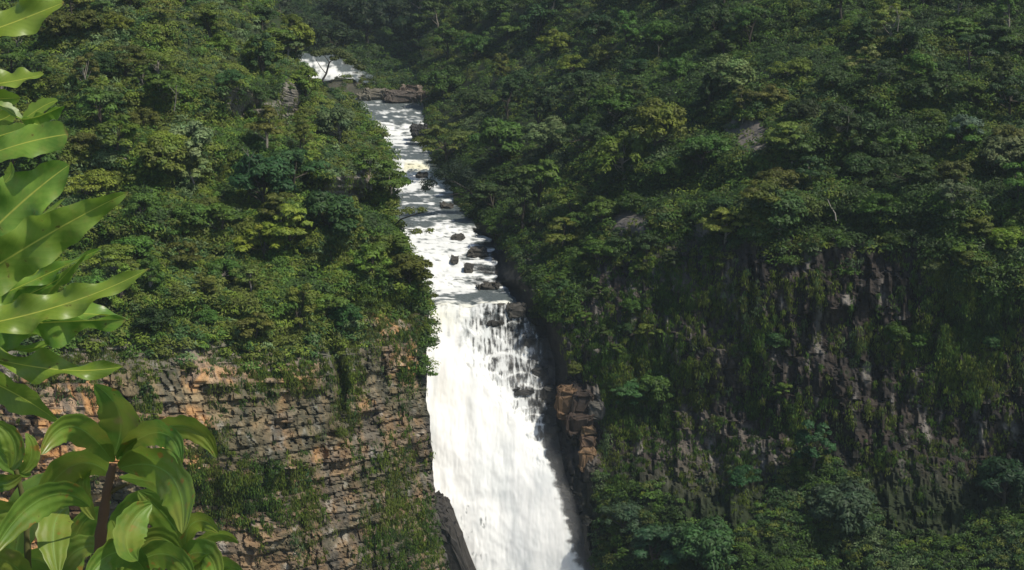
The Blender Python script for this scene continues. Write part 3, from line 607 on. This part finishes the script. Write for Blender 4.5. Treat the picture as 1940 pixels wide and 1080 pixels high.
custom_tree('leaning_tree', 'small leaning tree with a bare crooked trunk in front of the upper rapids', q(596,180,312),
    [([q(596,180,312),q(606,160,312),q(618,140,312),q(624,118,312)],.28,.16),([q(618,140,312),q(608,128,312),q(598,112,312)],.1,.05),([q(624,118,312),q(640,108,313),q(660,112,314)],.1,.05),([q(624,118,312),q(615,106,311),q(604,102,311)],.1,.04)], .3,
    [(q(600,101,311),1.5),(q(618,97,312),1.8),(q(640,98,313),1.8),(q(655,105,313),1.6),(q(668,116,314),1.5),(q(683,127,314),1.3),(q(632,110,312),1.1)], (.08,.10,.03), (.06,.055,.045), 3)
custom_tree('overhanging_tree', 'dark tree reaching out over the river from the right bank', q(900,385,328),
    [([q(905,390,330),q(890,362,328),q(862,345,326),q(830,338,325)],.3,.08),([q(890,362,328),q(860,368,327),q(835,372,326)],.12,.04)], .3,
    [(q(812,345,325),2.),(q(835,328,325),2.4),(q(858,315,326),2.6),(q(880,330,328),2.6),(q(806,356,325),1.2),(q(895,350,329),2.4),(q(850,345,326),1.4)], (.018,.035,.016), (.04,.035,.03), 4, flat=.6)
custom_tree('leafy_bough', 'bright yellow green leafy bough hanging over the white cascade from the left bank', q(735,440,252),
    [([q(735,440,252),q(760,415,251),q(790,405,250),q(812,400,250)],.16,.05),([q(745,430,252),q(780,435,250),q(815,440,249)],.1,.03)], .2,
    [(q(752,402,251),1.3),(q(775,398,250),1.4),(q(798,397,250),1.1),(q(760,425,251),1.1),(q(790,438,250),1.2),(q(815,436,249),.9),(q(745,385,252),1.5),(q(770,450,251),.8)], (.13,.16,.03), (.06,.05,.04), 5, per=75)
custom_tree('bare_tree', 'leafless pale branches forked above the dark right slope', q(1846,345,262),
    [([q(1846,345,262),q(1850,315,262),q(1853,290,262)],.16,.07),([q(1815,330,262),q(1822,316,262),q(1836,312,262),q(1842,326,262)],.11,.06),([q(1822,316,262),q(1828,326,262)],.07,.03)], .2, None, None, (.34,.31,.27), 6)
custom_tree('bare_tree', 'pale curved leafless trunk left of the dark cliff rim', q(1584,418,252),
    [([q(1584,418,252),q(1582,404,252),q(1574,392,252),q(1568,378,252)],.13,.06)], .2, None, None, (.34,.31,.27), 6)
custom_tree('bare_tree', 'straight pale leafless trunk below the grey outcrop', q(1471,385,262),
    [([q(1471,385,260),q(1470,350,260),q(1472,322,260)],.14,.07)], .2, None, None, (.28,.25,.22), 6)

for i_, (x_, y_, d_, l_) in enumerate([(1700,60,300,'thin pale dead stem near the top of the right slope'),(1245,120,350,'thin pale dead stem in the upper middle of the right slope'),(1050,250,370,'slender pale dead stem above the overhanging dark tree'),(1605,250,272,'slim grey dead stem left of the silvery tree'),(1365,180,305,'slim grey dead stem above the grey outcrop'),(330,210,262,'thin grey dead stem on the upper left slope'),(470,330,248,'thin grey dead stem amid the left slope bushes')]):
    custom_tree('bare_tree', l_, q(x_, y_, d_), [([q(x_, y_, d_ - 7), q(x_ + 3, y_ - 22, d_ - 7), q(x_ - 2 + 3 * (i_ % 3), y_ - 48, d_ - 7)], .12, .05), ([q(x_ + 2, y_ - 26, d_ - 7), q(x_ + 14, y_ - 44, d_ - 7)], .07, .03), ([q(x_ + 1, y_ - 34, d_ - 7), q(x_ - 12, y_ - 50, d_ - 7)], .06, .03)], .2, None, None, (.15,.14,.11), 40 + i_)
# ------------------------------------------------------------------ rocks
def boulder(name, label, px, py, D, sx, sy, sz, col, seed, cat='boulder', box=.5, group=None, lean=0.):
    rng = np.random.default_rng(seed); n = 26
    th, ph = np.meshgrid(np.linspace(0, 2*np.pi, 2*n), np.linspace(0, np.pi, n))
    d = np.stack([np.sin(ph)*np.cos(th), np.sin(ph)*np.sin(th), np.cos(ph)], -1)
    e = 2 / (2 + 8 * box); s = np.sign(d) * np.abs(d) ** e
    s *= (1 + .28 * (fbm(s[..., 0]*1.6+seed, s[..., 1]*1.6, s[..., 2]*1.6, s=seed) - .5) + .12 * (fbm(s[..., 0]*5+seed, s[..., 1]*5, s[..., 2]*5, s=seed) - .5))[..., None]
    v = s * np.array([sx, sy, sz]); v[..., 0] -= lean * v[..., 2]; v += 1.15 * min(sx, 2.) * (np.stack([fbm(v[..., 2] * 1.6, v[..., 1] * 1.6, v[..., 0] * 1.6, o=5, s=seed + k) for k in (1, 2, 3)], -1) - .5); c = mixc(np.array(col) * .6, np.array(col) * 1.25, fbm(v[..., 0], v[..., 1], v[..., 2] * 2, s=seed))
    c = mixc(c, (.03, .03, .03), ss(.55, .7, fbm(v[..., 0]*1.5, v[..., 1]*1.5, v[..., 2], s=seed+4)) * .6)
    o = mesh(name, v, grid_faces(*th.shape), M_rock, attrs={'col': c.reshape(-1, 3)}, smooth=False); o.location = q(px, py, D)
    return tag(o, label, cat, group)
boulder('boulder', 'grey brown boulder heap top stone on the right river bank', 780, 172, 446, 3.0, 2., 1.3, (.2,.16,.13), 1)
boulder('boulder', 'broad dark boulder under the boulder heap at the water edge', 765, 184, 443, 5.0, 2., 1.5, (.10,.085,.075), 2)
boulder('boulder', 'low grey stone right of the boulder heap', 799, 184, 444, 2.6, 2., 1.6, (.15,.12,.10), 3)
boulder('boulder', 'flat pale shelf of rock left of the boulder heap', 712, 178, 447, 3.6, 2.5, 1.1, (.17,.155,.125), 4)
boulder('boulder', 'rounded brown stone between the pale shelf and the boulder heap', 742, 181, 446, 2.2, 2., 1.2, (.12,.10,.08), 15)
boulder('boulder', 'small pale stone at the left end of the calm water', 690, 183, 445, 1.8, 1.6, .9, (.16,.15,.12), 16)
boulder('boulder', 'black wet rock at the right side of the first white rapid', 806, 254, 402, 3.4, 2., 1.3, (.05,.05,.05), 5)
boulder('boulder', 'small black wet rock below the first white rapid', 793, 243, 408, 2.0, 1.6, .7, (.06,.06,.06), 6)
for i_, (x_, y_, sx_, sz_, l_) in enumerate([(800,334,1.5,.8,'dark wet rock at the right end of the cream coloured drop'),(846,392,1.8,.7,'low black rock in the grey water below the cream drop'),(758,352,1.2,.6,'small dark rock in the foam at the left bank'),
    (868,452,1.5,.8,'dark rock on the ledge above the upper white cascade'),(905,478,2.,1.,'black rock at the right edge of the upper white cascade'),(888,512,1.1,1.5,'upright black rock parting the upper white cascade'),(862,492,.9,.7,'small black rock amid the upper white cascade'),(925,545,2.6,.7,'flat black rock at the right side of the pool above the lip'),(978,588,1.9,1.2,'black wet rock at the right end of the waterfall lip'),(948,576,.7,.45,'small black rock breaking the waterfall lip')]):
    boulder('boulder', l_, x_, y_, float(T_riv(y_)) - .1, sx_ * .8, 1.6, sz_ * .8, (.075,.07,.062), 60 + i_)
for i_, (x_, y_, sx_, sz_, l_) in enumerate([(938,612,1.3,.45,'wet black ledge under the lip in the lacy water'),(1004,648,1.1,.7,'dark wet ledge at the upper right edge of the lacy water'),(1020,702,1.2,.5,'dark wet ledge half way down the lacy water'),
    (992,741,2.1,.32,'long flat dark ledge crossing the lower lacy water'),(1042,748,1.6,1.2,'black wet rock between the fall and the rusty blocks'),(1046,812,1.2,.6,'wet black ledge left of the stacked orange blocks'),(1058,866,1.3,1.,'wet black rock left of the lowest orange block'),(1068,930,1.4,1.1,'black wet rock at the right edge of the lower fall'),(1096,1010,2.,1.6,'large black wet rock right of the foot of the fall')]):
    boulder('rock_ledge', l_, x_, y_, float(fall_D(x_, y_)) - (-.45 if x_ < 1035 else -.6), sx_, 1.1, sz_, (.05,.048,.045), 80 + i_, 'rock', .5)
boulder('rock_block', 'tall rusty orange rock block beside the lacy side of the waterfall', 1074, 762, 256.5, 1.7, 2.2, 2.5, (.15,.095,.055), 7, 'rock', .6)
boulder('rock_block', 'broad dark brown rock block on the ledge right of the waterfall', 1103, 760, 256, 2.0, 2.4, 2.3, (.05,.037,.03), 8, 'rock', .6)
boulder('rock_block', 'brown rock block under the ledge right of the waterfall', 1098, 797, 254.5, 2.2, 2.4, 1.6, (.06,.043,.034), 9, 'rock', .6)
boulder('rock_block', 'upper of three small orange rock blocks in a stack right of the waterfall', 1114, 812, 253.5, 1.25, 2., .8, (.15,.10,.06), 10, 'rock', .6)
boulder('rock_block', 'middle of three small orange rock blocks in a stack right of the waterfall', 1113, 832, 253, 1.3, 2., .8, (.12,.08,.055), 11, 'rock', .6)
boulder('rock_block', 'lowest and tallest orange rock block in the stack right of the waterfall', 1113, 866, 252, 1.35, 2.2, 1.9, (.18,.115,.065), 12, 'rock', .6)
boulder('rock_buttress', 'black rock buttress left of the foot of the waterfall', 864, 1070, 236, 2.3, 4., 11.5, (.05,.046,.042), 13, 'rock', .3, lean=.33)
boulder('rock_block', 'grey rock block with a pale top edge next to the broad dark brown block', 1130, 775, 254.5, 1.3, 2., 1.7, (.09,.085,.075), 14, 'rock', .6)

# ------------------------------------------------------------------ foreground plants
def mat_fg(name, spots, base=(.20,.34,.05), base2=(.10,.215,.028), rib=(.50,.52,.09), under=(.15,.22,.02)):
    m, t, o = newmat(name); L = t.links.new
    uv = N(t, 'ShaderNodeUVMap'); sx = N(t, 'ShaderNodeSeparateXYZ'); L(uv.outputs[0], sx.inputs[0])
    oi = N(t, 'ShaderNodeObjectInfo'); ge = N(t, 'ShaderNodeNewGeometry')
    nz = N(t, 'ShaderNodeTexNoise', Scale=22., Detail=5.); tc = N(t, 'ShaderNodeTexCoord'); L(tc.outputs['Object'], nz.inputs['Vector'])
    def mix(a, b, fac):
        x = N(t, 'ShaderNodeMix', data_type='RGBA')
        for s, v in ((6, a), (7, b)):
            if isinstance(v, tuple): x.inputs[s].default_value = (*v, 1)
            else: L(v, x.inputs[s])
        if isinstance(fac, float): x.inputs[0].default_value = fac
        else: L(fac, x.inputs[0])
        return x.outputs[2]
    def ma(op, a, b=None, c=None):
        x = N(t, 'ShaderNodeMath', operation=op)
        for i, v in enumerate((a, b, c)):
            if v is None: continue
            if isinstance(v, (int, float)): x.inputs[i].default_value = v
            else: L(v, x.inputs[i])
        return x.outputs[0]
    def ramp(v, a, b):
        x = N(t, 'ShaderNodeMapRange', interpolation_type='SMOOTHSTEP'); L(v, x.inputs[0]); x.inputs[1].default_value = a; x.inputs[2].default_value = b; return x.outputs[0]
    au = ma('ABSOLUTE', ma('SUBTRACT', sx.outputs[0], .5))
    c = mix(base2, base, ramp(nz.outputs[0], .38, .62))
    c = mix(c, (.22, .26, .03), ma('MULTIPLY', oi.outputs['Random'], .55)); c = mix(c, under, ge.outputs['Backfacing'])
    # side veins run out from the midrib towards the tip
    vv = ma('SINE', ma('ADD', ma('MULTIPLY', ma('SUBTRACT', sx.outputs[1], ma('MULTIPLY', au, .35)), 110.), ma('MULTIPLY', nz.outputs[0], 5.))) if not spots else ma('COSINE', ma('MULTIPLY', ma('SUBTRACT', au, .19), 24.))
    c = mix(c, rib, ma('MULTIPLY', ramp(vv, .8, 1.), .05) if not spots else ma('MULTIPLY', ramp(vv, .97, 1.), .25))
    c = mix(rib, c, ramp(au, .006, .024))
    bmp = vv
    n5 = N(t, 'ShaderNodeTexNoise', Scale=70., Detail=4.); L(tc.outputs['Object'], n5.inputs['Vector']); c = mix(c, (.25, .27, .05), ma('MULTIPLY', ramp(n5.outputs[0], .5, .7), .35)); c = mix(c, (.10, .07, .02), ma('MULTIPLY', ramp(n5.outputs[0], .69, .73), .7))
    if not spots: c = mix(c, (.20, .13, .05), ma('MULTIPLY', ramp(ma('ADD', sx.outputs[1], ma('MULTIPLY', nz.outputs[0], .12)), 1.03, 1.07), .8))
    if spots:
        n2 = N(t, 'ShaderNodeTexNoise', Scale=38., Detail=4.); L(tc.outputs['Object'], n2.inputs['Vector'])
        n3 = N(t, 'ShaderNodeTexNoise', Scale=13., Detail=3.); L(tc.outputs['Object'], n3.inputs['Vector'])
        c = mix(c, (.30, .13, .03), ma('MULTIPLY', ramp(n2.outputs[0], .64, .70), .7))
        c = mix(c, (.28, .16, .11), ma('MULTIPLY', ramp(n3.outputs[0], .69, .75), .8))
        c = mix(c, (.22, .24, .04), ma('MULTIPLY', ramp(n3.outputs[0], .50, .62), .6))
    pb = N(t, 'ShaderNodeBsdfPrincipled', Roughness=.36); pb.inputs['Specular IOR Level'].default_value = .55; L(c, pb.inputs['Base Color'])
    mr5 = N(t, 'ShaderNodeMapRange'); mr5.inputs[3].default_value = .22; mr5.inputs[4].default_value = .62; L(nz.outputs[0], mr5.inputs[0]); L(mr5.outputs[0], pb.inputs['Roughness'])
    bp = N(t, 'ShaderNodeBump', Strength=.06 if not spots else .35, Distance=.001); L(bmp, bp.inputs['Height']); L(bp.outputs[0], pb.inputs['Normal'])
    sc2 = N(t, 'ShaderNodeVectorMath', operation='SCALE'); L(c, sc2.inputs[0]); sc2.inputs['Scale'].default_value = 1.5
    tr = N(t, 'ShaderNodeBsdfTranslucent'); L(sc2.outputs[0], tr.inputs[0])
    ms = N(t, 'ShaderNodeMixShader'); ms.inputs[0].default_value = .38; L(pb.outputs[0], ms.inputs[1]); L(tr.outputs[0], ms.inputs[2]); L(ms.outputs[0], o.inputs[0]); return m
M_fgA = mat_fg('glossy_leaf', False); M_fgB = mat_fg('spotted_leaf', True, base=(.14,.26,.04), base2=(.085,.18,.028), rib=(.20,.33,.07), under=(.15,.17,.025))
def fleaf(parent, mat, pts, wid, d, roll=0., fold=.25, wave=.0, nw=3., ph=0., bend=0., prof='lance', label=None, curl=0., rollt=0.):
    """pts: bezier control points (photo px) base..tip; wid: half width px; d: distance (or pair) in m"""
    wid = wid * (1.12 if mat is M_fgA else 1.05); n, m = 44, 15; t = np.linspace(0, 1, n); pts = np.array(pts, float)
    while len(pts) < 4:
        pts = np.array([pts[0], pts[0]*.67+pts[1]*.33, pts[0]*.33+pts[1]*.67, pts[1]]) if len(pts) == 2 else np.array([pts[0], pts[0]/3+pts[1]*2/3, pts[2]/3+pts[1]*2/3, pts[2]])
    Bz = [(1-t)**3, 3*(1-t)**2*t, 3*(1-t)*t*t, t**3]; c2 = sum(b[:, None]*p for b, p in zip(Bz, pts))
    d0, d1 = (d if isinstance(d, tuple) else (d, d)); dd = d0 + (d1-d0)*t + bend*np.sin(np.pi*t)
    C = P(c2[:, 0], c2[:, 1], dd); T = np.gradient(C, axis=0); T /= np.linalg.norm(T, axis=1)[:, None]
    V = -C / np.linalg.norm(C, axis=1)[:, None]; S = np.cross(T, V); S /= np.linalg.norm(S, axis=1)[:, None]; Nn = np.cross(S, T)
    ang = roll + rollt * t; ca, sa = np.cos(ang)[:, None], np.sin(ang)[:, None]; S, Nn = S*ca + Nn*sa, Nn*ca - S*sa
    if prof == 'lance': w_ = np.sin(np.pi * np.clip(t, 0, 1) ** .8) ** .75 * (1 - .25*t)
    elif prof == 'paddle': w_ = (.18 + .82 * ss(.1, .75, t)) * np.sqrt(np.clip(1 - ((t - .78) / .22).clip(0) ** 2, 0, 1))
    else: w_ = np.sin(np.pi * np.clip(t, 0, 1) ** .9) ** .62
    W = wid / F * dd.mean() * w_ * (1 + .10*np.sin(t*21+ph) * (mat is M_fgA) + .04*np.sin(t*47+ph))
    wave = wave * (2.6 if mat is M_fgA else 1.) + (0 if mat is M_fgA else .05); s = np.linspace(-1, 1, m)[None, :, None]; a = np.abs(s); jit = 1 + .16 * (vnoise(t * 14 + pts[0, 0], 0., s=5) - .5)[:, None, None] * (s > 0) + .16 * (vnoise(t * 14 + pts[0, 0], 9., s=6) - .5)[:, None, None] * (s < 0)
    wv = wave * (np.sin(2*np.pi*nw*t + ph)[:, None, None] * (s > 0) + np.sin(2*np.pi*nw*t + ph + 2.1)[:, None, None] * (s < 0))
    v = C[:, None] + S[:, None]*s*W[:, None, None] * jit + Nn[:, None]*(W[:, None, None]*(fold*a - curl*a*a + wv*a**1.5))
    u = np.stack(np.broadcast_arrays((s[..., 0]+1)/2, t[:, None]), -1).reshape(-1, 2)
    vv = v.reshape(-1, 3) - np.array(parent.location)
    o = mesh('leaf', vv, grid_faces(n, m)[:, ::-1], mat, parent, uv=u)
    if label: o['label'] = label
    return o
def stem(parent, pts, r0, r1, d, col, name='stem'):
    c = np.array([P(x, y, d) for x, y in pts]) - np.array(parent.location); n = 20
    tt = np.linspace(0, len(c)-1, n); c = np.stack([np.interp(tt, np.arange(len(c)), c[:, k]) for k in range(3)], -1)
    rr = np.linspace(r0, r1, n) * (1 + .12*np.sin(np.arange(n)*2.3)); v, f = tube(c, rr/F*d, 10); o = mesh(name, v, f, M_bark, parent); o.color = (*col, 1); return o
dA = 2.6
pa = empty('leafy_branch', Vector(P(-260, 120, dA))); tag(pa, 'upper foreground branch with small rounded glossy leaves at the left edge', 'branch')
stem(pa, [(-260,120),(-120,170),(-30,215)], 7, 4, dA, (.10,.09,.04))
for a in [dict(pts=[(-140,95),(-40,70),(60,30),(122,4)], wid=32, d=2.5, roll=.5, fold=.25, wave=.2, nw=2.5, prof='lance2'),
          dict(pts=[(-60,165),(0,160),(50,150),(84,140)], wid=26, d=2.62, roll=.9, fold=.3, wave=.1),
          dict(pts=[(-60,190),(-20,190),(15,185),(38,186)], wid=20, d=2.6, roll=-.4, fold=.2, prof='lance2'),
          dict(pts=[(40,226),(70,226),(95,210),(122,200)], wid=17, d=2.55, roll=-.9, fold=.5, prof='lance2', wave=.1),
          dict(pts=[(44,226),(62,215),(84,196),(110,190)], wid=14, d=2.58, roll=.6, fold=.3, prof='lance2'),
          dict(pts=[(-10,196),(10,200),(25,218),(44,226)], wid=11, d=2.56, roll=.8, fold=.4, prof='lance2'),
          dict(pts=[(-50,268),(0,262),(40,240),(66,240)], wid=16, d=2.6, roll=.5, fold=.3),
          dict(pts=[(-120,340),(-30,290),(50,265),(130,254)], wid=30, d=2.5, roll=.35, fold=.12, wave=.12, nw=2., prof='paddle'),
          dict(pts=[(-60,300),(-10,290),(30,262),(66,246)], wid=22, d=2.57, roll=-.3, fold=.2, wave=.1),
          dict(pts=[(-40,232),(0,232),(20,222),(30,206)], wid=18, d=2.66, roll=.2, fold=.2),
          dict(pts=[(46,226),(60,236),(80,238),(92,232)], wid=9, d=2.62, roll=.4, fold=.3, prof='lance2'),
          dict(pts=[(8,345),(22,335),(26,318),(20,306)], wid=11, d=2.48, roll=.7, fold=.4)]:
    fleaf(pa, M_fgA, **a)
pb_ = empty('leafy_branch', Vector(P(-260, 560, dA))); tag(pb_, 'foreground branch with long wavy glossy leaves at the left edge, yellow midribs', 'branch')
stem(pb_, [(-260,560),(-150,585),(-60,600)], 10, 6, dA, (.11,.09,.05))
for a in [dict(pts=[(-110,540),(-40,455),(60,360),(132,312)], wid=52, d=2.5, roll=.35, fold=.18, wave=.14, nw=3.2, prof='lance2'),
          dict(pts=[(-130,580),(0,500),(120,420),(244,364)], wid=50, d=2.42, roll=-.25, fold=.16, wave=.16, nw=4.2, prof='lance', ph=1.),
          dict(pts=[(-120,610),(-20,570),(90,520),(194,470)], wid=22, d=2.52, roll=.7, fold=.3, wave=.3, nw=4., ph=.6),
          dict(pts=[(60,590),(90,560),(120,520),(166,478)], wid=16, d=2.47, roll=-.9, fold=.35, wave=.15, ph=2.),
          dict(pts=[(-90,625),(40,605),(170,570),(284,508)], wid=34, d=2.40, roll=.45, fold=.22, wave=.22, nw=4., ph=2.2),
          dict(pts=[(-120,625),(0,615),(110,608),(240,605)], wid=34, d=2.50, roll=-.75, fold=.45, wave=.24, nw=3.4, ph=.4, prof='lance2'),
          dict(pts=[(20,600),(90,596),(170,586),(244,606)], wid=22, d=2.54, roll=1.0, fold=.3, wave=.2, nw=2.2, ph=2.6, prof='lance2'),
          dict(pts=[(-60,650),(0,670),(60,668),(106,646)], wid=17, d=2.5, roll=.9, fold=.4, wave=.2, nw=2., ph=1.4),
          dict(pts=[(-90,660),(20,690),(130,715),(234,694)], wid=23, d=2.42, roll=.5, fold=.25, wave=.36, nw=2.6, ph=3.2, prof='lance2'),
          dict(pts=[(-80,560),(0,540),(70,520),(120,486)], wid=24, d=2.6, roll=.2, fold=.3, wave=.2, nw=3., ph=1.2),
          dict(pts=[(-80,700),(-10,720),(60,760),(112,800)], wid=34, d=2.55, roll=-.5, fold=.3, wave=.1, nw=2., ph=.4),
          dict(pts=[(-60,470),(0,440),(40,400),(70,350)], wid=20, d=2.66, roll=.4, fold=.3, wave=.15),
          dict(pts=[(-40,600),(40,560),(100,545),(150,500)], wid=22, d=2.62, roll=-.4, fold=.3, wave=.2, nw=3., ph=2.),
          dict(pts=[(-80,530),(-10,520),(50,500),(110,470)], wid=24, d=2.64, roll=.5, fold=.25, wave=.2, nw=3., ph=1.),
          dict(pts=[(-90,560),(-30,500),(60,430),(125,374)], wid=16, d=2.62, roll=.9, fold=.3, wave=.1),
          dict(pts=[(-100,640),(-20,640),(60,625),(120,612)], wid=26, d=2.58, roll=.2, fold=.3, wave=.2, nw=3., ph=.9)]:
    fleaf(pb_, M_fgA, **a)
dB = 2.2
pc = empty('leafy_shrub', Vector(P(190, 1300, dB))); tag(pc, 'foreground shrub with a brown stem and curved red spotted leaves in the lower left corner', 'shrub')
stem(pc, [(180,1300),(184,1100),(192,1000),(203,930),(214,880)], 15, 8, dB, (.15,.085,.05))
stem(pc, [(205,935),(222,925),(245,915)], 6, 3, dB, (.10,.08,.03)); stem(pc, [(30,1300),(55,1100),(48,960),(30,890)], 8, 5, dB+.03, (.10,.10,.03)); stem(pc, [(330,1300),(345,1120),(352,1040)], 6, 4, dB, (.12,.07,.03))
for a in [dict(pts=[(216,862),(232,820),(246,770),(178,728)], wid=40, d=(2.2,2.14), roll=.1, fold=.25, prof='lance2', rollt=.5),
          dict(pts=[(214,876),(170,810),(120,770),(78,862)], wid=33, d=(2.2,2.05), roll=.5, fold=.2, prof='lance2'),
          dict(pts=[(222,872),(275,800),(340,800),(343,884)], wid=30, d=(2.2,2.08), roll=-.6, fold=.2, prof='lance2'),
          dict(pts=[(290,818),(330,796),(390,800),(410,868)], wid=24, d=(2.24,2.2), roll=-.5, fold=.25, prof='lance2'),
          dict(pts=[(226,888),(300,860),(360,900),(345,1012)], wid=46, d=(2.2,2.0), roll=-.6, fold=.16, prof='lance2'),
          dict(pts=[(226,905),(290,905),(345,925),(348,985)], wid=26, d=(2.24,2.14), roll=-1., fold=.2, prof='lance2'),
          dict(pts=[(288,955),(235,980),(225,1050),(262,1062)], wid=33, d=(2.1,1.98), roll=.35, fold=.35, prof='lance2'),
          dict(pts=[(210,900),(160,850),(100,880),(60,990)], wid=52, d=(2.3,2.26), roll=.9, fold=.12, prof='lance2'),
          dict(pts=[(170,960),(110,900),(30,960),(-14,1052)], wid=36, d=(2.14,2.0), roll=.55, fold=.2, prof='lance2'),
          dict(pts=[(130,960),(95,970),(95,1030),(110,1090)], wid=32, d=(2.22,2.1), roll=.1, fold=.25, prof='lance2'),
          dict(pts=[(60,900),(10,880),(-10,830),(-60,810)], wid=24, d=2.24, roll=.6, fold=.25, prof='lance2'),
          dict(pts=[(20,890),(40,860),(30,810),(-20,800)], wid=22, d=2.2, roll=.4, fold=.3, prof='lance2'),
          dict(pts=[(40,895),(60,880),(68,850),(48,820)], wid=16, d=2.18, roll=-.4, fold=.3, prof='lance2'),
          dict(pts=[(40,900),(10,920),(-20,905),(-60,930)], wid=20, d=2.22, roll=.5, fold=.3, prof='lance2'),
          dict(pts=[(60,985),(20,960),(-20,960),(-70,1000)], wid=26, d=2.3, roll=.5, fold=.3, prof='lance2'),
          dict(pts=[(350,1060),(320,1010),(280,1000),(240,1060)], wid=26, d=2.24, roll=.4, fold=.25, prof='lance2'),
          dict(pts=[(352,1040),(330,990),(300,960),(262,930)], wid=34, d=2.28, roll=.5, fold=.2, prof='lance2'),
          dict(pts=[(352,1040),(345,990),(380,965),(415,1010)], wid=24, d=(2.2,2.12), roll=-.5, fold=.25, prof='lance2'),
          dict(pts=[(352,1045),(390,1010),(430,1000),(452,1030)], wid=15, d=(2.24,2.2), roll=-.7, fold=.3, prof='lance2'),
          dict(pts=[(345,1060),(380,1030),(415,1050),(410,1110)], wid=30, d=(2.2,2.1), roll=-.4, fold=.2, prof='lance2'),
          dict(pts=[(210,985),(225,1040),(250,1090),(270,1140)], wid=24, d=2.16, roll=.2, fold=.25, prof='lance2'),
          dict(pts=[(280,1090),(240,1020),(190,1040),(160,1110)], wid=32, d=(2.1,2.0), roll=.5, fold=.25, prof='lance2'),
          dict(pts=[(230,1100),(290,1020),(350,1040),(370,1120)], wid=30, d=(2.15,2.0), roll=-.5, fold=.25, prof='lance2'),
          dict(pts=[(330,1110),(380,1060),(430,1060),(470,1100)], wid=26, d=(2.2,2.1), roll=-.4, fold=.25, prof='lance2'),
          dict(pts=[(60,1120),(30,1050),(-20,1040),(-60,1100)], wid=30, d=(2.2,2.1), roll=.4, fold=.25, prof='lance2'),
          dict(pts=[(100,1130),(110,1060),(150,1020),(196,1040)], wid=30, d=(2.3,2.26), roll=.2, fold=.25, prof='lance2'),
          dict(pts=[(150,1120),(90,1060),(60,1040),(20,1080)], wid=36, d=(2.32,2.3), roll=.8, fold=.2, prof='lance2'),
          dict(pts=[(180,985),(150,940),(150,900),(176,880)], wid=18, d=2.3, roll=.4, fold=.3, prof='lance2'),
          dict(pts=[(205,1010),(250,950),(290,930),(330,960)], wid=34, d=(2.3,2.3), roll=-.6, fold=.2, prof='lance2'),
          dict(pts=[(200,1120),(215,1060),(230,1030),(215,980)], wid=34, d=2.34, roll=.6, fold=.2, prof='lance2'),
          dict(pts=[(30,1110),(20,1010),(60,930),(110,900)], wid=46, d=2.36, roll=.7, fold=.2, prof='lance2'),
          dict(pts=[(140,1130),(120,1030),(150,980),(196,960)], wid=36, d=2.36, roll=-.7, fold=.2, prof='lance2'),
          dict(pts=[(300,1120),(280,1080),(300,1040),(340,1020)], wid=30, d=2.32, roll=.7, fold=.2, prof='lance2')]:
    fleaf(pc, M_fgB, **a)

# ------------------------------------------------------------------ haze
def haze():
    m, t, o = newmat('valley_air'); v = N(t, 'ShaderNodeVolumePrincipled'); v.inputs['Density'].default_value = HAZE; v.inputs['Color'].default_value = (.72, .86, .95, 1); v.inputs['Anisotropy'].default_value = .2
    t.links.new(v.outputs[0], o.inputs['Volume'])
    a, b, c0, c1 = 1520, 1520, -176, 60
    vs = [(x, y, z) for z in (c0, c1) for y in (-b, b) for x in (-a, a)]
    ob = mesh('haze', vs, [[0,2,3,1],[4,5,7,6],[0,1,5,4],[2,6,7,3],[0,4,6,2],[1,3,7,5]], m, smooth=False); tag(ob, kind='stuff')
haze()

# same-looking neighbours are told apart by their order from the left
from collections import defaultdict
bpy.context.view_layer.update()
same = defaultdict(list)
for ob in sc.objects:
    if ob.parent is None and 'label' in ob: same[ob['label']].append(ob)
ORD = ['leftmost', 'second', 'third', 'fourth', 'fifth', 'sixth', 'seventh', 'eighth', 'ninth']
for lab, obs in same.items():
    k = len(obs)
    if k < 2: continue
    obs.sort(key=lambda o_: o_.location.x / o_.location.y)
    for i_, ob in enumerate(obs):
        if k == 2: pre = ('left hand', 'right hand')[i_]
        elif i_ == 0: pre = 'leftmost'
        elif i_ == k - 1: pre = 'rightmost'
        elif k == 3: pre = 'middle'
        else: pre = ORD[i_] + ' from left'
        ob['label'] = pre + ' ' + lab
